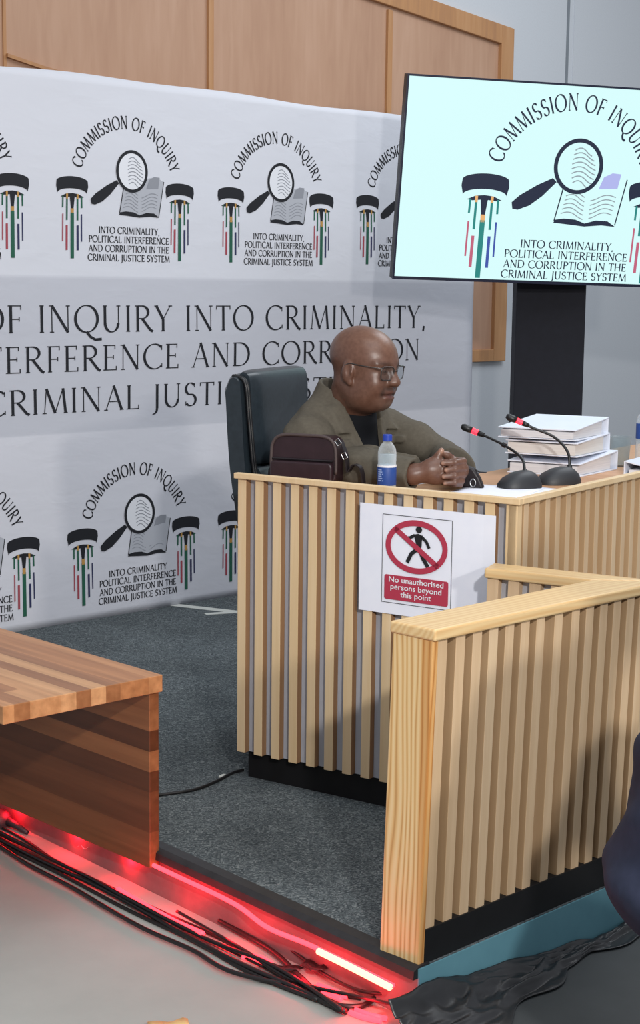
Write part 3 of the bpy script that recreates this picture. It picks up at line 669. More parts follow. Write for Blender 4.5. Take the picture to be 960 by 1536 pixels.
# ================================================================= BODIES (one smooth surface each)
class Field:
    def __init__(s, lo, hi, h):
        s.lo = np.array(lo, np.float32); s.h = h; s.n = np.ceil((np.array(hi)-s.lo)/h).astype(int)+1
        s.ax = [s.lo[i]+h*np.arange(s.n[i], dtype=np.float32) for i in range(3)]
        s.v = np.full(s.n, .08, np.float32)
    def sl(s, lo, hi):
        a = [max(0, int((lo[i]-s.lo[i])/s.h)) for i in range(3)]; b = [min(s.n[i], int((hi[i]-s.lo[i])/s.h)+2) for i in range(3)]
        if any(b[i] <= a[i] for i in range(3)): return None
        ix = tuple(slice(a[i], b[i]) for i in range(3))
        return ix, (s.ax[0][ix[0]][:, None, None], s.ax[1][ix[1]][None, :, None], s.ax[2][ix[2]][None, None, :])
    def mix(s, ix, d, k, mode):
        a = s.v[ix]
        if mode == 'add':
            if k <= 0: r = np.minimum(a, d)
            else:
                h = np.clip(.5+.5*(a-d)/k, 0, 1); r = a*(1-h)+d*h-k*h*(1-h)
        else:
            d = -d
            if k <= 0: r = np.maximum(a, d)
            else:
                h = np.clip(.5-.5*(a-d)/k, 0, 1); r = a*(1-h)+d*h+k*h*(1-h)
        s.v[ix] = r
    def cap(s, a, b, ra, rb=None, k=.02, mode='add', flat=None):
        rb = ra if rb is None else rb; a = np.array(a, np.float32); b = np.array(b, np.float32); m_ = max(ra, rb)+k+3*s.h
        q = s.sl(np.minimum(a, b)-m_, np.maximum(a, b)+m_)
        if q is None: return
        ix, (x, y, z) = q; ab = b-a; L2 = float(ab@ab)+1e-9
        t = np.clip(((x-a[0])*ab[0]+(y-a[1])*ab[1]+(z-a[2])*ab[2])/L2, 0, 1)
        d = np.sqrt((x-a[0]-ab[0]*t)**2+(y-a[1]-ab[1]*t)**2+(z-a[2]-ab[2]*t)**2)-(ra+(rb-ra)*t)
        s.mix(ix, d, k, mode)
    def chain(s, pts, rs, k=.01):
        for i in range(len(pts)-1): s.cap(pts[i], pts[i+1], rs[i], rs[i+1], k)
    def ell(s, c, r, M=None, k=.02, mode='add'):
        c = np.array(c, np.float32); m_ = max(r)+k+3*s.h; q = s.sl(c-m_, c+m_)
        if q is None: return
        ix, (x, y, z) = q; x = x-c[0]; y = y-c[1]; z = z-c[2]
        M = np.eye(3) if M is None else M
        e = [(x*M[0, i]+y*M[1, i]+z*M[2, i])/r[i] for i in range(3)]
        k0 = np.sqrt(e[0]**2+e[1]**2+e[2]**2)+1e-6; k1 = np.sqrt((e[0]/r[0])**2+(e[1]/r[1])**2+(e[2]/r[2])**2)+1e-6
        s.mix(ix, k0*(k0-1)/k1, k, mode)
    def full(s): return s.ax[0][:, None, None], s.ax[1][None, :, None], s.ax[2][None, None, :]
    def mesh(s, name, mats, parent=None, tone=None, relax=1):
        v = s.v; ins = v < 0; n = s.n
        cnt = np.zeros(n-1, np.int8); 
        for dx in (0, 1):
            for dy in (0, 1):
                for dz in (0, 1): cnt += ins[dx:n[0]-1+dx, dy:n[1]-1+dy, dz:n[2]-1+dz]
        cell = np.argwhere((cnt > 0) & (cnt < 8)); idx = np.full(n-1, -1, np.int64); idx[tuple(cell.T)] = np.arange(len(cell))
        acc = np.zeros((len(cell), 3)); num = np.zeros(len(cell))
        cs = [(a, b, c) for a in (0, 1) for b in (0, 1) for c in (0, 1)]
        for i, p in enumerate(cs):
            for q in cs[i+1:]:
                if sum(abs(p[t]-q[t]) for t in range(3)) != 1: continue
                a = v[tuple((cell+p).T)]; b = v[tuple((cell+q).T)]; w_ = (a < 0) != (b < 0)
                t = np.where(w_, a/(a-b+1e-12), 0)
                acc += np.where(w_[:, None], np.array(p)+(np.array(q)-np.array(p))*t[:, None], 0); num += w_
        pos = s.lo+(cell+acc/num[:, None])*s.h
        fs = []
        for ax in range(3):
            o1, o2 = [(1, 2), (2, 0), (0, 1)][ax]
            sh = [slice(None)]*3; sh2 = [slice(None)]*3; sh[ax] = slice(0, -1); sh2[ax] = slice(1, None)
            A, B = ins[tuple(sh)], ins[tuple(sh2)]; e = np.argwhere(A != B)
            ok = (e[:, o1] > 0) & (e[:, o2] > 0) & (e[:, o1] < n[o1]-1) & (e[:, o2] < n[o2]-1); e = e[ok]
            fl = A[tuple(e.T)]; u = np.zeros(3, int); u[o1] = 1; w_ = np.zeros(3, int); w_[o2] = 1
            q = np.stack([idx[tuple((e-u-w_).T)], idx[tuple((e-w_).T)], idx[tuple(e.T)], idx[tuple((e-u).T)]], 1)
            q[~fl] = q[~fl][:, ::-1]; fs.append(q)
        fs = np.concatenate(fs); fs = fs[(fs >= 0).all(1)]
        for _ in range(relax):   # a light smoothing pass
            sm = np.zeros_like(pos); c_ = np.zeros(len(pos))
            for i in range(4):
                np.add.at(sm, fs[:, i], pos[fs[:, (i+1) % 4]]); np.add.at(c_, fs[:, i], 1)
            g_ = c_ > 0; pos[g_] = pos[g_]*.5+.5*sm[g_]/c_[g_, None]
        me = bpy.data.meshes.new(name); me.vertices.add(len(pos)); me.vertices.foreach_set('co', pos.astype(np.float32).ravel())
        me.loops.add(len(fs)*4); me.loops.foreach_set('vertex_index', fs.astype(np.int32).ravel())
        me.polygons.add(len(fs)); me.polygons.foreach_set('loop_start', np.arange(len(fs), dtype=np.int32)*4)
        me.polygons.foreach_set('use_smooth', np.ones(len(fs), bool)); me.update(calc_edges=True); me.validate()
        if tone is not None:
            at = me.color_attributes.new('tone', 'FLOAT_COLOR', 'POINT'); c_ = np.ones((len(pos), 4), np.float32); c_[:, :3] = tone(pos); at.data.foreach_set('color', c_.ravel())
        for q in mats: me.materials.append(q)
        o = bpy.data.objects.new(name, me); COL.objects.link(o)
        if parent is not None: o.parent = parent; o.matrix_parent_inverse = parent.matrix_world.inverted() if False else Matrix.Translation(-Vector(parent.location))
        return o
V = lambda *a: np.array(a, np.float64)
LN = lambda h: np.array(lin(h)[:3])

# ---------------- the man at the desk
HO = V(.128, 4.72, 1.172)                    # middle of the head
ha, hp = R(-35), R(7)
hf = V(math.cos(ha)*math.cos(hp), math.sin(ha)*math.cos(hp), -math.sin(hp)); hl = V(-math.sin(ha), math.cos(ha), 0); hu = np.cross(hf, hl)
HM = np.stack([hf, hl, hu], 1)
H = lambda x, y, z: HO+HM@V(x, y, z)
tf, tl = V(.80, -.60, 0), V(.60, .80, 0)     # the chest's forward and left
CC = V(.075, 4.80, 0)                        # between the shoulders
T = lambda f_, l_, z: CC+tf*f_+tl*l_+V(0, 0, z)
SR, SL = T(.0, -.185, .965), T(.02, .185, .975)
ER_, WR = V(-.005, 4.665, .885), V(.262, 4.50, .880)
EL_, WL = V(.372, 4.82, .895), V(.395, 4.56, .888)
HC = V(.345, 4.50, .890)                     # the clasped hands
man = tag(empty('person', (.05, 4.85, 0)), 'bald man in glasses and taupe jacket seated at the desk with clasped hands', 'person')
f = Field((-.15, 4.36, .70), (.52, 5.05, 1.31), .003)
# head
f.ell(H(-.018, 0, .034), (.101, .079, .084), HM, .0)
f.ell(H(.020, 0, .020), (.078, .071, .078), HM, .03)
f.ell(H(.030, 0, -.040), (.066, .066, .080), HM, .03)
f.ell(H(.042, 0, -.072), (.046, .052, .036), HM, .03)
f.cap(H(.072, -.014, -.092), H(.072, .014, -.092), .018, k=.025)
for s in (-1, 1):
    f.ell(H(.062, s*.040, -.040), (.028, .026, .030), HM, .02)      # cheeks
    f.ell(H(.020, s*.052, -.072), (.042, .020, .036), HM, .02)      # jaw
    f.cap(H(.084, s*.012, .024), H(.070, s*.050, .020), .012, .011, .012)  # brow
    f.ell(H(.100, s*.032, .002), (.014, .018, .012), HM, .012, 'cut')   # eye socket
    f.ell(H(.079, s*.031, .001), (.013, .014, .0125), HM, .003)      # eyeball under the lid
    f.cap(H(.104, s*.014, -.030), H(.098, s*.015, -.034), .0085, .008, .008)    # nostril wing
    f.ell(H(-.006, s*.080, -.012), (.021, .011, .032), HM, .006)    # ear
    f.ell(H(.002, s*.091, -.008), (.010, .007, .020), HM, .004, 'cut')
    f.ell(H(.010, s*.084, -.012), (.004, .006, .008), HM, .004)
    f.ell(H(.004, s*.079, -.042), (.009, .007, .010), HM, .006)     # lobe
f.cap(H(.088, 0, .012), H(.112, 0, -.026), .0095, .0125, .012)       # nose
f.ell(H(.110, 0, -.030), (.013, .014, .011), HM, .008)
f.cap(H(.090, -.024, -.059), H(.096, 0, -.055), .0085, k=.008); f.cap(H(.090, .024, -.059), H(.096, 0, -.055), .0085, k=.008)
f.cap(H(.091, -.017, -.074), H(.091, .017, -.074), .0095, k=.008)
f.cap(H(.093, -.030, -.0705), H(.106, 0, -.0655), .0034, k=.003, mode='cut'); f.cap(H(.093, .030, -.0705), H(.106, 0, -.0655), .0034, k=.003, mode='cut')
# neck, chest, shoulders, arms inside the clothes
NB = T(.015, 0, 1.04)
f.cap(H(-.030, 0, -.055), NB, .064, .074, .03); f.ell(H(.015, 0, -.102), (.048, .050, .026), HM, .03)
f.cap(T(-.01, -.13, .93), T(-.01, .13, .935), .060, k=.05); f.ell(T(0, 0, .84), (.10, .14, .16), np.stack([tf, tl, V(0, 0, 1)], 1), .05)
for S_, E_, W__ in ((SR, ER_, WR), (SL, EL_, WL)):
    f.cap(S_, E_, .045, .035, .03); f.cap(E_, W__, .036, .026, .02)
# hands: a,b,c in mm to the right, towards the viewer, up
hd = lambda a, b, c: HC+V(a*.001, -b*.001+.0, c*.001)
f.cap(WR, hd(-38, 4, 2), .026, .027, .02)
f.ell(hd(-20, 8, 2), (.040, .022, .040), None, .018)                # right palm, back of the hand to the viewer
f.ell(hd(28, -20, 0), (.038, .022, .040), None, .012)               # left palm behind
f.cap(WL, hd(48, -24, 2), .026, .027, .02)
rows = [(30, 25, -7), (11, 20, 3), (-8, 20, -4), (-27, 18, 0)]
for i, (c, lift, tip) in enumerate(rows):
    r = (.0088, .0092, .0088, .0078)[i]; base_ = hd(50, -14, c*.9+3); pip = hd(60-abs(i-1)*3, 16, c+2); dip = hd(34, 32, c); tp = hd(tip+6, 32, c-3)
    f.chain([base_, pip, dip, tp], [r*1.15, r*1.08, r, r*.9], .004)
for i, c in enumerate((22, 3, -17, -34)):                           # right fingers pass between and curl away
    r = (.0088, .009, .0086, .0075)[i]
    f.chain([hd(8, 14, c+4), hd(34, 22, c), hd(52, 2, c-2), hd(44, -34, c-4)], [r*1.2, r*1.05, r, r*.9], .004)
f.chain([hd(-30, 2, 26), hd(-14, 6, 44), hd(-5, 8, 60)], [.012, .0105, .0085], .006)     # right thumb, raised
f.chain([hd(30, -26, 30), hd(14, -14, 44), hd(0, -8, 50)], [.012, .0105, .009], .006)    # left thumb behind it
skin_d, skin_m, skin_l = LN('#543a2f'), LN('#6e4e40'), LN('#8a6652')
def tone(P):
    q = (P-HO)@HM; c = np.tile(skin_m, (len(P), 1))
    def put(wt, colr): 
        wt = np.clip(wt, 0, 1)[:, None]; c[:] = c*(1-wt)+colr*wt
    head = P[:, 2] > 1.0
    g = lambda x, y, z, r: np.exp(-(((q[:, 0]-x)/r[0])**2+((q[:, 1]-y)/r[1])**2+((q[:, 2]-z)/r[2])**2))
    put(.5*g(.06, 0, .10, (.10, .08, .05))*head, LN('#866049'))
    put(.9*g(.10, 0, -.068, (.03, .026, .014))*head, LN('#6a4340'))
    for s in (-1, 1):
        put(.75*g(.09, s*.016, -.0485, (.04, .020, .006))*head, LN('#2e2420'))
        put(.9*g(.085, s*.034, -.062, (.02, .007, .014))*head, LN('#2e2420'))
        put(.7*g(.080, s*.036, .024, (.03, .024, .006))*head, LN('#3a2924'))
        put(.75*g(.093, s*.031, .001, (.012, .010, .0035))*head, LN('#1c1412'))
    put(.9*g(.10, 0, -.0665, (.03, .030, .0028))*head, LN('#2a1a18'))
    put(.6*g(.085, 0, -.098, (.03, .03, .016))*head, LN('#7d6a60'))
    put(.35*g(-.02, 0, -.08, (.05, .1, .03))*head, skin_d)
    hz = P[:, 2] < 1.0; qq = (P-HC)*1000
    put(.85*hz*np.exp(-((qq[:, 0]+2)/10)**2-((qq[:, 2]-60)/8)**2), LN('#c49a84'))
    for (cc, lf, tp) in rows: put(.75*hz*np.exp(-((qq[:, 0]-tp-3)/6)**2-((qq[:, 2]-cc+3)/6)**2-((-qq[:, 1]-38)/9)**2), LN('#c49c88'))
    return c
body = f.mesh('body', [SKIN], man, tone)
# jacket
f = Field((-.22, 4.40, .66), (.52, 5.10, 1.20), .004)
TM3 = np.stack([tf, tl, V(0, 0, 1)], 1)
f.ell(T(-.02, 0, .80), (.150, .205, .24), TM3, .0)
f.cap(T(-.02, -.150, .965), T(-.01, .150, .975), .074, k=.05)
f.cap(T(-.035, -.045, 1.035), T(-.025, .045, 1.04), .062, k=.06); f.cap(T(-.03, -.10, 1.0), T(-.02, .10, 1.005), .060, k=.05)
f.cap(NB+V(-.01, .008, .0)-tf*.02, NB-tf*.035+V(0, 0, .045), .084, .078, .03)
f.chain([SR+V(0, 0, -.01), SR+(ER_-SR)*.5+V(-.02, .0, -.01), ER_], [.080, .073, .062], .012); f.chain([ER_, (ER_+WR)/2+V(0, 0, .004), WR], [.062, .055, .046], .03)
f.chain([SL+V(0, 0, -.012), SL+(EL_-SL)*.5+V(.0, 0, .0), EL_], [.074, .062, .050], .014); f.chain([EL_, WL+V(0, .02, 0)], [.050, .042], .02)
x, y, z = f.full(); lx = (x-CC[0])*tl[0]+(y-CC[1])*tl[1]+z*0; fx = (x-CC[0])*tf[0]+(y-CC[1])*tf[1]+z*0
torso = f.v.copy()
vw = .030+np.clip((z-.84)/.22, 0, 1)*.050                             # half width of the V
lap = np.clip((z-.70)/.24, 0, 1)*.066*np.where((z > .962) & (z < .978), .45, 1.0)
front = np.clip((fx-.01)/.03, 0, 1); al = np.abs(lx-.0)
inside = 1/(1+np.exp(np.clip((al-vw-lap)/.0022, -30, 30)))
f.v -= (.011*inside*front).astype(np.float32)
# creases in the cloth
f.v += (.0035*np.sin(z*75+lx*34+np.sin(fx*24)*2)*np.exp(-((z-.90)/.06)**2)*np.clip((al-.13)/.05, 0, 1)+.002*np.sin(fx*60+z*90)*np.clip((al-.12)/.05, 0, 1)).astype(np.float32)
cut = np.maximum(np.maximum(al-vw, .015-fx), .70-z)
f.v = np.maximum(f.v, -cut).astype(np.float32)
nk = np.sqrt((x-NB[0]+.01)**2+(y-NB[1]-.01)**2+0*z)-.074
f.v = np.maximum(f.v, -np.maximum(nk, .985-z)).astype(np.float32)
f.v = np.maximum(f.v, (z-1.118-(-.35)*(fx+.04)*1.0)).astype(np.float32)
for W__, E_ in ((WR, ER_), (WL, EL_)):      # open cuffs
    d_ = (W__-E_)/np.linalg.norm(W__-E_); f.cap(W__-d_*.02, W__+d_*.10, .034, k=.003, mode='cut')
    pl_ = (x-W__[0])*d_[0]+(y-W__[1])*d_[1]+(z-W__[2])*d_[2]; f.v = np.where(np.sqrt((x-W__[0])**2+(y-W__[1])**2+(z-W__[2])**2) < .085, np.maximum(f.v, pl_), f.v).astype(np.float32)
f.mesh('jacket', [JACKET], man, None, 2)
# collar of the jacket, shirt and shirt collar
f = Field((-.10, 4.55, .66), (.36, 5.0, 1.12), .004)
f.ell(T(-.03, 0, .80), (.150, .17, .24), TM3, .0); f.cap(T(-.02, -.10, .965), T(-.01, .10, .975), .066, k=.06)
f.cap(NB+V(0, 0, -.03), NB+V(.002, -.001, .012), .081, .075, .02)
x, y, z = f.full()
nk = np.sqrt((x-NB[0]-.002)**2+(y-NB[1]+.002)**2+0*z)-.068
f.v = np.maximum(f.v, -np.maximum(nk, .985-z)).astype(np.float32)
f.mesh('shirt', [SHIRT], man)
# legs and shoes under the desk
f = Field((-.2, 4.2, .0), (.62, 5.15, .80), .011)
f.ell(T(-.10, 0, .60), (.16, .19, .16), TM3, .0)
KN = []
for s in (-1, 1):
    hip = T(-.08, s*.10, .55); kn = T(.30, s*.13, .50); an = T(.27, s*.12, .08); KN.append(an)
    f.cap(hip, kn, .092, .068, .04); f.cap(kn, an, .064, .048, .03)
f.mesh('trousers', [TROUS], man)
for an in KN:
    g_ = Field(tuple(an+V(-.2, -.2, -.085)), tuple(an+V(.25, .2, .04)), .008)
    g_.cap(an+V(0, 0, -.035), an+tf*.02+V(0, 0, -.045), .042, k=.0); g_.cap(an+tf*.0+V(0, 0, -.05), an+tf*.16+V(0, 0, -.055), .034, .026, .03)
    xx, yy, zz = g_.full(); g_.v = np.maximum(g_.v, .004-zz+0*xx+0*yy).astype(np.float32); g_.mesh('shoe', [SHOE], man)
# glasses
gl = MB()
HP = lambda x, y, z: tuple(H(x, y, z)-np.array(man.location))
for s in (-1, 1):
    ring = [(.108-abs(a)*.0, s*.034+a, b) for a, b in rrect(-.026, .026, -.022, .017, .012)]
    pts = [HP(x-.012*abs(yy)/.06, yy, z) for x, yy, z in ring]; gl.tube(pts+[pts[0], pts[1]], .0016, 6)
    gl.tube([HP(.100, s*.058, .012), HP(.092, s*.072, .013), HP(.040, s*.080, .012), HP(.002, s*.087, .014), HP(-.014, s*.087, .006), HP(-.024, s*.083, -.014)], .0017, 6)
gl.tube([HP(.107, -.009, .004), HP(.113, 0, .007), HP(.107, .009, .004)], .0016, 6)
go = gl.build('glasses', plain('spectacle_metal', '#5a5654', .3, .8), man, smooth=True)
for s in (-1, 1):
    lb = MB(); pp = [HP(.108-.012*abs(s*.034+a)/.06, s*.034+a, b) for a, b in rrect(-.0255, .0255, -.0215, .0165, .012)]; p2 = [tuple(V(*q)+hf*.0012) for q in pp]; n = len(pp)
    lb.add(pp+p2, [list(range(n)), list(range(n, 2*n))[::-1]]+[(i, (i+1) % n, n+(i+1) % n, n+i) for i in range(n)]); lb.build('lens', LENS, go)

# ---------------- the person in navy at the right edge, seated, facing right
PX, PY = .622, 2.60

per = tag(empty('person', (PX, PY, LOW)), 'person in a dark navy jacket cut off at the lower right edge', 'person')
W = lambda x, y, z: V(PX+x, PY+y, LOW+z)      # x forward (to the right), y to the left
f = Field((PX-.25, PY-.35, LOW+.45), (PX+.75, PY+.35, LOW+1.40), .006)
hx = .41
f.ell(W(hx, 0, 1.23), (.095, .076, .115), None, 0); f.ell(W(hx+.035, 0, 1.17), (.06, .056, .07), None, .03)
f.cap(W(hx+.09, 0, 1.215), W(hx+.115, 0, 1.185), .011, .014, .012)
for s in (-1, 1):
    f.ell(W(hx-.005, s*.079, 1.20), (.02, .011, .031), None, .006); f.ell(W(hx+.098, s*.031, 1.222), (.012, .016, .010), None, .01, 'cut'); f.ell(W(hx+.083, s*.031, 1.222), (.012, .012, .011), None, .003)
f.cap(W(hx+.082, -.02, 1.155), W(hx+.082, .02, 1.155), .009, k=.008)
f.cap(W(hx-.03, 0, 1.16), W(.32, 0, 1.0), .055, .065, .03)
f.ell(W(.22, 0, .86), (.085, .13, .18), None, .05); f.cap(W(.28, -.15, .99), W(.28, .15, .99), .04, k=.04)
for s in (-1, 1):
    sh, el, wr = W(.28, s*.19, .97), W(.30, s*.24, .68), W(.52, s*.12, .62)
    f.cap(sh, el, .043, .036, .02); f.cap(el, wr, .035, .025, .02); f.ell(W(.56, s*.085, .615), (.045, .036, .018), None, .015)
    for i in range(4): f.chain([W(.585, s*(.11-.018*i), .612), W(.625, s*(.10-.018*i), .605), W(.645, s*(.095-.018*i), .585)], [.0095, .009, .008], .004)
    f.chain([W(.545, s*.062, .625), W(.575, s*.045, .625), W(.60, s*.035, .615)], [.011, .01, .009], .005)
f.mesh('body', [SKIN], per, lambda P: np.tile(LN('#7a4f3e'), (len(P), 1)))
f = Field((PX-.25, PY-.36, LOW+.30), (PX+.72, PY+.36, LOW+1.20), .007)
f.ell(W(.035, 0, .545), (.165, .20, .145), None, 0); f.ell(W(.06, 0, .70), (.150, .19, .17), None, .03); f.ell(W(.14, 0, .86), (.160, .20, .19), None, .05); f.ell(W(.22, 0, .88), (.135, .185, .17), None, .05); f.cap(W(.27, -.15, .99), W(.27, .15, .99), .07, k=.05); f.cap(W(.29, 0, 1.0), W(.325, 0, 1.06), .085, .075, k=.04)
for s in (-1, 1):
    sh, el, wr = W(.27, s*.20, .965), W(.27, s*.25, .69), W(.50, s*.13, .62)
    f.cap(sh, el, .068, .058, .03); f.cap(el, wr, .056, .043, .02)
x, y, z = f.full(); f.v += (.006*np.sin(z*48+x*20)*np.clip((.9-z)/.3, 0, 1)+.004*np.sin(x*60+y*30+z*30)).astype(np.float32)
f.mesh('jacket', [NAVY], per)
f = Field((PX-.2, PY-.3, LOW), (PX+.72, PY+.3, LOW+.66), .011)
for s in (-1, 1): f.cap(W(.08, s*.10, .53), W(.50, s*.12, .52), .09, .066, .03); f.cap(W(.50, s*.12, .52), W(.48, s*.12, .09), .062, .045, .03)
f.mesh('trousers', [TROUS], per)
for s in (-1, 1):
    g_ = Field(tuple(W(.36, s*.12-.07, -.01)), tuple(W(.76, s*.12+.07, .14)), .008)
    g_.cap(W(.47, s*.12, .055), W(.48, s*.12, .05), .045, k=0); g_.cap(W(.48, s*.12, .042), W(.66, s*.12, .032), .036, .028, .03); xx, yy, zz = g_.full(); g_.v = np.maximum(g_.v, LOW+.004-zz+0*xx+0*yy).astype(np.float32); g_.mesh('shoe', [SHOE], per)
f = Field((PX+.25, PY-.15, LOW+1.1), (PX+.6, PY+.15, LOW+1.42), .006)
f.ell(W(hx-.012, 0, 1.245), (.098, .083, .112), None, 0); xx, yy, zz = f.full(); f.v = np.maximum(f.v, np.minimum(xx-(PX+hx+.045), LOW+1.30-zz)+0*yy).astype(np.float32)
f.v = np.maximum(f.v, (LOW+1.17)-zz+0*xx+0*yy).astype(np.float32); f.mesh('hair', [plain('black_hair', '#0d0c0c', .6, bmp=.3, scale=200)], per)
stl = tag(empty('stool', (PX+.22, PY, LOW)), 'dark low stool under the person in navy', 'stool')
mb = MB(); mb.prism([(p[0], p[1]) for p in rrect(-.19, .19, -.2, .2, .04)], .33, .37); mb.build('seat', BLACKPL, stl, bevel=.008)
for sx in (-1, 1):
    for sy in (-1, 1):
        mb = MB(); mb.tube([(sx*.14, sy*.15, .33), (sx*.17, sy*.18, 0)], .014, 10); mb.build('leg', STEEL, stl)

# ================================================================= THINGS ON THE DESK
def desk_pt(x, y, z=DZ): 
    c, s = math.cos(AD), math.sin(AD); return (K.x+c*x-s*y, K.y+s*x+c*y, z)
# ---- leather bag
bg = tag(empty('shoulder_bag', (-.032, 4.574, DZ), R(-24)), 'small dark brown leather shoulder bag on the near left corner of the desk', 'bag')
mb = MB(); n = rrect(-.125, .112, .002, .176, .045, 8); n = [(x, z if z > .05 else max(.002, z)) for x, z in n]; mb.slab(n, -.035, .05); smooth_by_angle(mb.build('body', BAGL, bg, bevel=.008, seg=3), 60)
mb = MB(); mb.slab(rrect(-.121, .106, .004, .088, .016, 5), -.058, -.036); smooth_by_angle(mb.build('front_pocket', BAGL, bg, bevel=.006, seg=3), 60)
mb = MB(); mb.tube([(x, -.036, z) for x, z in bez([(-.124, .06), (-.124, .10), (-.118, .148), (-.085, .174), (0, .177), (.075, .174), (.106, .148), (.112, .10), (.112, .05)], 40)], .0055, 8); mb.build('piping', BAGP, bg, smooth=True)
mb = MB(); mb.tube([(-.117, -.040, .094), (.103, -.040, .094)], .004, 6); mb.build('pocket_zip', BAGD, bg)
mb = MB()
def band(mb, pts, wv, th):
    """a strap: flat band along points, width vector wv"""
    P = [Vector(p) for p in pts]; wv = Vector(wv); vs = []
    for i, p in enumerate(P):
        t = (P[min(i+1, len(P)-1)]-P[max(i-1, 0)]).normalized(); nn = t.cross(wv).normalized()*th/2
        vs += [p+wv/2+nn, p-wv/2+nn, p-wv/2-nn, p+wv/2-nn]
    fs = [(4*i+k, 4*i+(k+1) % 4, 4*i+4+(k+1) % 4, 4*i+4+k) for i in range(len(P)-1) for k in range(4)]+[(3, 2, 1, 0), tuple(4*len(P)-4+k for k in range(4))]
    mb.add(vs, fs)
band(mb, bez([(.108, -.02, .165), (.128, -.02, .150), (.145, -.02, .105), (.150, -.02, .06), (.170, -.02, .085), (.195, -.02, .075), (.205, -.02, .03), (.205, -.02, .003)], 40), (0, .026, 0), .004)
mb.build('strap', BAGD, bg)
mb = MB(); band(mb, [(-.125, .0, .075), (-.142, .0, .05), (-.146, .0, .012), (-.13, 0, .004)], (0, .03, 0), .006); mb.build('strap_tab', BAGD, bg)
for x, z, a in ((.120, .160, -50), (.143, .115, -62)):
    mb = MB(); c, s = math.cos(R(a)), math.sin(R(a)); q = [(x+c*u-s*v, -.038, z+s*u+c*v) for u, v in ((-.010, -.008), (.010, -.008), (.010, .008), (-.010, .008), (-.010, -.008), (.010, -.008))]; mb.tube(q, .0018, 6); mb.build('buckle', STEEL, bg)
bg.scale = (.86, .86, .84)
# ---- water bottle
bt = tag(empty('water_bottle', desk_pt(-.517, .207)), 'clear plastic water bottle with a blue cap and blue label beside the bag', 'bottle')
mb = MB(); mb.lathe([(.020, .0), (.025, .004), (.026, .02), (.0255, .09), (.026, .095), (.026, .115), (.0235, .128), (.016, .140), (.0105, .147), (.0105, .152)], 32); mb.build('body', CLEARP, bt, smooth=True)
mb = MB(); mb.lathe([(.019, .003), (.0245, .006), (.0248, .112), (.001, .1122)], 32); mb.build('water', WATER, bt, smooth=True)
mb = MB(); mb.lathe([(.0262, .026), (.0266, .027), (.0266, .076), (.0262, .077)], 32); lb = mb.build('label', BLUELAB, bt, smooth=True)
mb = MB(); mb.lathe([(.0267, .0765), (.0267, .082)], 32); mb.build('label_band', INKW, lb)
mb = MB()
for k in range(6):
    z = .068-.006*k
    mb.add([(.0269*math.cos(R(a)), .0269*math.sin(R(a)), zz) for zz in (z, z+.003) for a in (205, 215, 225, 235+5*(k % 3))], [(i, i+1, i+5, i+4) for i in range(3)])
mb.flat = True; mb.build('label_marks', plain('label_pale', '#8fa6d6', .6), lb)
mb = MB(); mb.lathe([(.0128, .148), (.0132, .149), (.0132, .164), (.012, .1662), (.001, .1664)], 28); mb.build('cap', BLUECAP, bt)
# ---- microphones
def mic(loc, rz, stem, head, lab):
    t = tag(empty('microphone', loc, 0), lab, 'microphone', 'desk microphones')
    L = Vector(loc); c = math.cos(rz); s = math.sin(rz)
    mb = MB(); vs = []; n = 24
    for zz, kx, ky in ((0, 1, 1), (.012, 1, 1), (.03, .82, .86), (.044, .5, .6), (.05, .2, .3)):
        for k in range(n):
            g = 2*math.pi*k/n; x = .068*kx*math.copysign(abs(math.cos(g))**.8, math.cos(g))+(.022*(1-kx)); y = .046*ky*math.copysign(abs(math.sin(g))**.8, math.sin(g))
            vs.append((c*x-s*y, s*x+c*y, zz))
    fs = [(i*n+k, i*n+(k+1) % n, (i+1)*n+(k+1) % n, (i+1)*n+k) for i in range(4) for k in range(n)]+[list(range(n))[::-1], [4*n+k for k in range(n)]]
    mb.add(vs, fs); smooth_by_angle(mb.build('base', GREYPL, t), 50)
    S_ = [Vector(p)-L for p in stem]; P = bez(S_, 36)
    mb = MB(); mb.tube(P, .0042, 10); mb.tube(P[:3], .0075, 10); mb.build('gooseneck', BLACKPL, t, smooth=True)
    h0, h1 = S_[-1], Vector(head)-L; d = (h1-h0).normalized(); ln = (h1-h0).length
    mb = MB(); mb.tube([h0, h0+d*.018], .0088, 14); mb.build('light_ring', MICRED, t)
    mb = MB(); mb.tube([h0-d*.022, h0-d*.001], [.006, .0085], 12); mb.tube([h0+d*.0185, h0+d*.03, h1-d*.008, h1], [.0085, .0105, .0105, .006], 14); mb.build('capsule', BLACKPL, t, smooth=True)
    return t, P
mt, P = mic((.575, 4.585, DZ), R(28), [(.592, 4.60, .875), (.586, 4.64, .915), (.545, 4.70, .945), (.478, 4.74, .975), (.466, 4.745, .979)], (.418, 4.755, .998), 'left of two gooseneck microphones with red light rings, nearer the clasped hands')
for k in (18, 26, 31):
    mb = MB(); a, b_ = Vector(P[k]), Vector(P[min(k+1, len(P)-1)]); mb.tube([a, a+(b_-a).normalized()*.012], .0072, 10); mb.build('cable_clip', BLACKPL, mt)
mic((.705, 4.70, DZ), R(20), [(.742, 4.735, .876), (.736, 4.75, .925), (.700, 4.78, .965), (.640, 4.79, .990), (.604, 4.795, 1.006)], (.556, 4.80, 1.026), 'right of two gooseneck microphones with red light rings, in front of the binders')
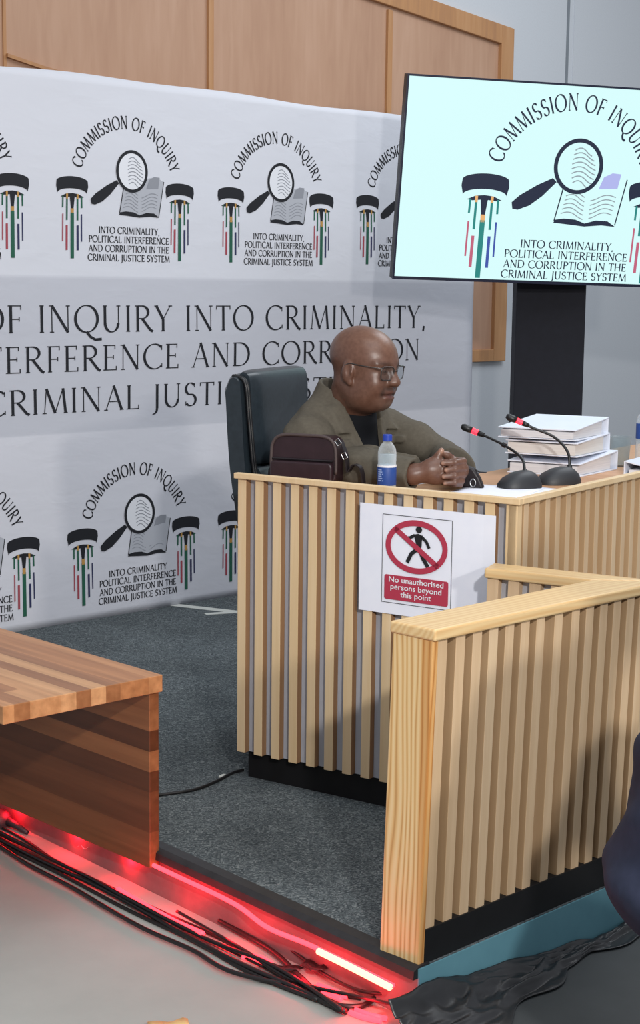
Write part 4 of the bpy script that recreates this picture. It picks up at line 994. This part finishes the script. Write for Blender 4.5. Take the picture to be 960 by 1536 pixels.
# ---- ring binders
def binder(pts, z0, zf, zr, lab, dz=0, pg=PAGES):
    """pts: foot corners front-left, front-right, back-right, back-left; height zf at the front, zr at the spine"""
    t = tag(empty('ring_binder', (pts[0][0], pts[0][1], z0)), lab, 'binder', 'ring binders stacked on the desk')
    o = Vector((pts[0][0], pts[0][1], z0)); th = .004
    Q = [Vector((p[0], p[1], z0))-o for p in pts]; lift = [dz, dz, 0, 0]
    zt = [zf, zf, zr, zr]
    up = lambda i, z: Q[i]+Vector((0, 0, z))
    cb = MB(); cb.hexa([up(i, 0) for i in range(4)]+[up(i, th) for i in range(4)])
    bk = MB(); bk.hexa([up(i, zt[i]-th) for i in range(4)]+[up(i, zt[i]) for i in range(4)])
    sp_ = MB(); d = (Q[1]-Q[2]).normalized()*th
    sp_.hexa([Q[3]+d, Q[2]+d, Q[2], Q[3], Q[3]+d+Vector((0, 0, zr)), Q[2]+d+Vector((0, 0, zr)), Q[2]+Vector((0, 0, zr)), Q[3]+Vector((0, 0, zr))])
    cb.build('lower_cover', BINDER, t, bevel=.001); bk.build('upper_cover', BINDER, t, bevel=.001); sp_.build('spine', BINDER, t, bevel=.001)
    ce = sum(Q, Vector())/4; ins = [.965, .965, .80, .80]
    def inn(i, z): v = ce+(Q[i]-ce)*.93; v = v+(Q[1]-Q[2])*(.03 if i < 2 else .10); return v+Vector((0, 0, z))
    pb = MB(); pb.hexa([inn(i, th+.001) for i in range(4)]+[inn(i, zt[i]-th-.004) for i in range(4)]); pb.build('pages', pg, t)
    m1 = (Q[2]+Q[3])/2; e = (Q[2]-Q[3]).normalized(); f_ = (Q[1]-Q[2]).normalized()
    for k in (-.04, .04):
        rb = MB(); c = m1+f_*.035+e*k; rb.tube([c+Vector((0, 0, .006))+f_*.022*math.cos(g)+Vector((0, 0, (zr-.016)/2+(zr-.018)/2*math.sin(g))) for g in [2*math.pi*q/20 for q in range(21)]], .0018, 6)
        rb.build('ring', STEEL, t)
    return t
binder([(.585, 4.985), (.793, 4.866), (.952, 5.100), (.744, 5.219)], DZ, .040, .062, 'white ring binder, lowest of the stack of three behind the microphones')
binder([(.577, 4.985), (.784, 4.868), (.925, 5.100), (.718, 5.217)], DZ+.060, .044, .058, 'white ring binder with cream page edges, middle of the stack of three', 0, CREAMP)
binder([(.553, 4.985), (.778, 4.872), (.918, 5.098), (.700, 5.200)], DZ+.110, .034, .058, 'white ring binder with a plain white cover, topmost of the stack of three')
# ---- tumbler, blue-capped thing at the edge, folder, papers, pouch
tb = tag(empty('tumbler', desk_pt(-.30, 1.30)), 'clear drinking glass on the desk to the right of the binders', 'glass')
mb = MB(); mb.lathe([(.026, 0), (.03, .002), (.036, .098), (.0345, .098), (.029, .008), (.001, .007)], 32); mb.build('vessel', GLASS, tb, smooth=True)
b2 = tag(empty('water_bottle', (1.046, 5.15, DZ)), 'clear water bottle with blue cap at the right edge behind the drinking glass', 'bottle')
mb = MB(); mb.lathe([(.024, 0), (.029, .004), (.029, .148), (.025, .168), (.013, .183), (.013, .188)], 24); mb.build('body', CLEARP, b2, smooth=True)
mb = MB(); mb.lathe([(.0145, .186), (.015, .187), (.015, .204), (.013, .206), (.001, .206)], 24); mb.build('cap', BLUECAP, b2)
mb = MB(); mb.lathe([(.0295, .096), (.0296, .097), (.0296, .144), (.0295, .145)], 24); mb.build('label', BLUELAB, b2, smooth=True)
fo = tag(empty('folder', desk_pt(-.185, 1.08), AD+R(4)), 'white document folder on the desk by the rim, at the right edge', 'folder')
mb = MB(); mb.box(0, .115, 0, .30, .0, .003); mb.build('lower_cover', BINDER, fo)
mb = MB(); mb.hexa([(-.002, 0, .040), (.115, 0, .018), (.115, .30, .018), (-.002, .30, .040), (-.002, 0, .043), (.115, 0, .021), (.115, .30, .021), (-.002, .30, .043)]); mb.build('upper_cover', BINDER, fo)
mb = MB(); mb.box(-.004, 0, 0, .30, 0, .043); mb.build('spine', BINDER, fo)
mb = MB(); mb.box(.01, .105, .006, .29, .003, .016); mb.build('pages', PAGES, fo)
for k, (x, y, a, lab) in enumerate(((-.30, .42, 8, 'upper white paper sheet lying beside the clasped hands'), (-.26, .47, -6, 'lower white paper sheet under another, reaching to the left microphone'))):
    p = tag(empty('paper_sheet', desk_pt(x, y, DZ+.0004+.0014*(1-k)), AD+R(a)), lab, 'paper', 'papers by the hands')
    mb = MB(); nx_ = 10
    g = [(-.105+.21*i/nx_, -.148+.297*j/nx_, .0008+.0010*math.sin(i*.5)*math.sin(j*.4)**2*(1-k)) for j in range(nx_+1) for i in range(nx_+1)]
    mb.flat = True; mb.add(g, [(j*(nx_+1)+i, j*(nx_+1)+i+1, (j+1)*(nx_+1)+i+1, (j+1)*(nx_+1)+i) for j in range(nx_) for i in range(nx_)])
    o = mb.build('sheet', PAPER, p, smooth=True); so = o.modifiers.new('thick', 'SOLIDIFY'); so.thickness = .0005
po = tag(empty('key_pouch', (.432, 4.565, DZ+.002), R(-20)), 'small black leather pouch with a steel ring leaning beside the clasped hands', 'pouch')
mb = MB(); mb.slab([(-.022, 0), (.040, 0), (.028, .03), (.008, .058), (-.022, .066)], -.012, .014); smooth_by_angle(mb.build('pouch_body', BAGD, po, bevel=.006, seg=3), 60)
mb = MB(); mb.tube([(.010+.008*math.cos(g), -.0155, .016+.011*math.sin(g)) for g in [2*math.pi*q/20 for q in range(22)]], .002, 6); mb.build('steel_ring', STEEL, po)
mb = MB(); band(mb, [(.008, .0, .056), (.024, .002, .046), (.044, .004, .045)], (0, .008, 0), .003); mb.build('strap', BAGD, po)

# ================================================================= FLOOR: CABLES, ROPE LIGHT, TAPE, PLASTIC
def edge(t, off, z): p = E0+EL*t+nE*off; return (p.x, p.y, z)      # t along the platform edge from its corner, off outwards
rl = tag(empty('rope_light', (E0.x, E0.y, LOW)), 'glowing red rope light strung along the foot of the platform edge', 'rope light')
ro = Vector(rl.location)
def relt(mb_, pts, r, n=8): mb_.tube([Vector(p)-ro for p in bez(pts, 60)], r, n)
mb = MB(); relt(mb, [edge(2.2, .016, -.032), edge(1.3, .020, -.034), edge(.86, .020, -.034), edge(.60, .018, -.036), edge(.46, .026, -.05), edge(.30, .024, -.045), edge(.05, .022, -.048)], .0055); mb.build('tube', LED, rl, smooth=True)
mb = MB(); relt(mb, [edge(.28, .030, -.046), edge(.17, .030, -.047), edge(.05, .030, -.05)], .0075); mb.build('bright_tube', LEDW, rl, smooth=True)
mb = MB()
relt(mb, [edge(.98, .085, LOW+.02), edge(.86, .09, LOW+.018), edge(.74, .085, LOW+.012), edge(.62, .09, LOW+.02)], .007)
mb.build('lower_tube', LED, rl, smooth=True)
for k, pts in enumerate(([(-.165, 3.475, LOW+.006), (-.137, 3.462, LOW+.006), (-.11, 3.43, LOW+.006)], [(-.005, 3.32, LOW+.006), (.034, 3.287, LOW+.006), (.058, 3.262, LOW+.006)], [(.075, 3.20, LOW+.006), (.103, 3.177, LOW+.006), (.14, 3.16, LOW+.006)])):
    mb = MB(); relt(mb, pts, .006); mb.tube([Vector(p)-ro+Vector((.012, .012, 0)) for p in pts], .006); mb.build('loop', LED, rl, smooth=True)
for i, t in enumerate((1.95, 1.6, 1.3, 1.05, .8, .55, .3, .1)):
    d = bpy.data.lights.new('rope_lamp', 'POINT'); d.energy = .55 if t < .85 else 1.0; d.color = (1, .008, .02); d.shadow_soft_size = .02
    o = bpy.data.objects.new('rope_lamp', d); COL.objects.link(o); o.location = edge(t, .065, -.088) if t < .85 else edge(t, .014, -.065)
rnd = random.Random(9)
def cable(pts, r, lab, cat='cable', mat=CABLE, grp='cables along the platform edge'):
    o_ = Vector((pts[0][0], pts[0][1], LOW)); mb_ = MB(); mb_.tube([Vector(p)-o_ for p in bez(pts, 90)], r, 8)
    o = mb_.build('cable', mat, None, smooth=True); o.location = o_; tag(o, lab, cat, grp); return o
labs = ['black cable lying closest to the red platform edge', 'thin black cable crossing under the bench front', 'thick black cable in the middle of the bundle on the grey floor', 'black cable sagging outermost onto the bare grey floor', 'black cable twisting over the bundle near the tape',
        'black cable looping out past the red lights by the barrier post', 'thin black cable running to the plastic sheet by the post', 'dark cable along the lower side of the bundle', 'black cable rising to the barrier post foot']
base_off = [(.055, .0045), (.072, .0035), (.095, .0065), (.130, .0055), (.085, .005)]
for i, (of, r) in enumerate(base_off):
    pts = []
    for t in (2.3, 1.9, 1.55, 1.3, 1.1, .92, .75, .58, .42, .28, .12):
        wob = .012*math.sin(t*7+i*2)+rnd.uniform(-.006, .006); bow = (.035 if i == 3 else .0)*math.exp(-((t-.75)/.25)**2)
        pts.append(edge(t, of+wob+bow+.012, LOW+r+.001+(.010 if i == 4 else .0)*abs(math.sin(t*5))+i*.0015))
    if i == 3: pts[-2:] = [(.02, 3.30, LOW+r), (.10, 3.27, LOW+r)]
    cable(pts, r, labs[i])
cable([(-.23, 3.67, LOW+.012), (-.10, 3.50, LOW+.012), (-.03, 3.36, LOW+.010), (.03, 3.245, LOW+.008), (.095, 3.225, LOW+.008), (.135, 3.27, LOW+.010), (.15, 3.30, LOW+.012)], .006, labs[5])
cable([(-.19, 3.66, LOW+.020), (-.07, 3.50, LOW+.024), (.02, 3.36, LOW+.020), (.10, 3.27, LOW+.022), (.19, 3.235, LOW+.03)], .004, labs[6])
cable([edge(2.3, .115, LOW+.005), edge(1.6, .125, LOW+.005), edge(1.2, .118, LOW+.006), edge(.9, .12, LOW+.005), edge(.62, .112, LOW+.006), edge(.4, .12, LOW+.006), edge(.2, .10, LOW+.01)], .0045, labs[7])
cable([edge(.75, .07, LOW+.03), edge(.5, .075, LOW+.022), edge(.3, .085, LOW+.015), edge(.12, .05, LOW+.03), edge(.0, .03, LOW+.045)], .0042, labs[8])
def tapepc(loc, rz, L_, W2, lab, tilt=.0, mat=TAPEB, name='cable_tape', cat='tape', grp=None):
    mb_ = MB(); nx_ = 8; g = []
    for i in range(nx_+1):
        for j in (-1, 1): g.append((-L_/2+L_*i/nx_, j*W2/2*(1-.25*math.sin(i*1.3+j)), .004*math.sin(i*1.1+j)+.005+tilt*i/nx_))
    mb_.flat = True; mb_.add(g, [(2*i, 2*i+2, 2*i+3, 2*i+1) for i in range(nx_)])
    o = mb_.build(name, mat, None, smooth=True); o.location = loc; o.rotation_euler = (0, 0, rz); s_ = o.modifiers.new('t', 'SOLIDIFY'); s_.thickness = .0012
    tag(o, lab, cat, grp); return o
tapepc((-.075, 3.408, LOW+.006), R(-25), .10, .022, 'black tape end sticking out onto the bare grey floor', .006)
tapepc((-.185, 3.665, LOW+.026), R(-60), .09, .045, 'crumpled black tape wrapped over the cable bundle between bench and post')
tapepc((.0, 3.385, LOW+.022), R(-40), .06, .03, 'black tape binding the cables near the outer loop')
tapepc((-.62, 4.12, LOW+.024), R(-50), .05, .012, 'pale strip of tape on the cables below the bench', .004, TAPEW)
# white tape marks on the carpet
for k, (a, b_, wd, lab) in enumerate((((-.655, 6.975), (-.30, 6.80), .05, 'long white floor tape strip on the carpet by the banner foot'), ((-.49, 6.772), (-.28, 6.86), .035, 'short white floor tape strip crossing the long one beside the desk'))):
    a, b_ = Vector((*a, 0)), Vector((*b_, 0)); d = (b_-a).normalized(); p = Vector((-d.y, d.x, 0))*wd/2; h_ = .0012+k*.0008
    mb = MB(); mb.hexa([a-p-a, b_-p-a, b_+p-a, p, a-p-a+Vector((0, 0, h_)), b_-p-a+Vector((0, 0, h_)), b_+p-a+Vector((0, 0, h_)), p+Vector((0, 0, h_))]); o = mb.build('floor_tape', TAPEW); o.location = (a.x, a.y, .0002); tag(o, lab, 'tape')
pts = [(-.60, 4.13, .005), (-.48, 4.235, .005), (-.434, 4.278, .005), (-.37, 4.31, .005), (-.328, 4.345, .005), (-.28, 4.42, .005), (-.245, 4.49, .005), (-.215, 4.52, .005)]
cable(pts, .0045, 'thin black cable lying on the carpet from the bench to the desk plinth', grp='cable on the carpet')
mb = MB(); mb.box(-.012, .012, -.006, .006, 0, .008); o = mb.build('cable_tag', TAPEW, None, bevel=.002); o.location = (-.272, 4.455, .001); o.rotation_euler = (0, 0, R(60)); tag(o, 'tiny white tag on the carpet by the thin cable at the desk corner', 'tag')
# plug at the left edge, pale piece at the bottom
pg = tag(empty('power_plug', (-.905, 4.36, LOW)), 'dark rounded plug at the left edge, by the end of the cable bundle', 'plug')
mb = MB(); mb.lathe([(.030, 0), (.040, .006), (.040, .03), (.030, .044), (.01, .048)], 24); mb.build('plug_body', GREYPL, pg, smooth=True)
mb = MB(); mb.tube([(.03, -.01, .02), (.06, -.03, .015), (.10, -.07, .008)], [.014, .010, .006], 10); mb.build('cord_sleeve', GREYPL, pg, smooth=True)
tapepc((-.300, 3.125, LOW+.001), R(10), .085, .055, 'pale yellow tape scrap on the grey floor at the bottom edge', .0, plain('yellow_tape', '#e3c684', .6))
# dark mat on the lower floor
mp = [(.165, 3.10), (.245, 3.215), (.42, 3.33), (.62, 3.52), (2.2, 4.9), (4.2, 3.0), (2.6, .8), (.30, 1.6)]
mb = MB(); mb.prism([(x-.6, y-3.0) for x, y in mp], 0, .004); o = mb.build('floor_mat', MATTE); o.location = (.6, 3.0, LOW); tag(o, 'large dark grey vinyl mat on the lower floor at the bottom right', 'mat')
# crumpled black plastic sheet at the foot of the teal riser
mb = MB(); nu, nv = 150, 34; g = []; rs = np.random.RandomState(3)
ph = rs.rand(8)*6
for i in range(nu+1):
    s_ = -.10+1.13*i/nu                         # along the riser from the corner
    ztop = -.035-.075*min(1, max(0, s_/.62)); wid = .095+.035*math.sin(s_*7+1)+.02*math.sin(s_*23)-.04*max(0, s_-.25)
    wid = max(.05, wid)
    for j in range(nv+1):
        v = j/nv; out = .008+wid*v; z = LOW+.009+(ztop-LOW-.009)*(1-v)**1.6
        cr = .030*(.32-abs(mnoise((s_*7, v*3.2, 1.3))))+.014*(.3-abs(mnoise((s_*17+3, v*7, 5.1))))
        z += cr*math.sin(math.pi*min(1, v*.9+.1))+.004*math.sin(s_*26)*(1-v); out += .010*math.sin(s_*22+v*5)*v
        p = E0+ER*s_+nR*out; g.append((p.x-E0.x, p.y-E0.y, max(LOW+.0065, z)-LOW))
mb.flat = True; mb.add(g, [(i*(nv+1)+j, i*(nv+1)+j+1, (i+1)*(nv+1)+j+1, (i+1)*(nv+1)+j) for i in range(nu) for j in range(nv)])
o = mb.build('plastic_sheet', PLASTIC, None, smooth=True); o.location = (E0.x, E0.y, LOW); s_ = o.modifiers.new('t', 'SOLIDIFY'); s_.thickness = .0015; s_.offset = 1
tag(o, 'crumpled black plastic sheet along the foot of the teal riser below the barrier', 'plastic sheet')
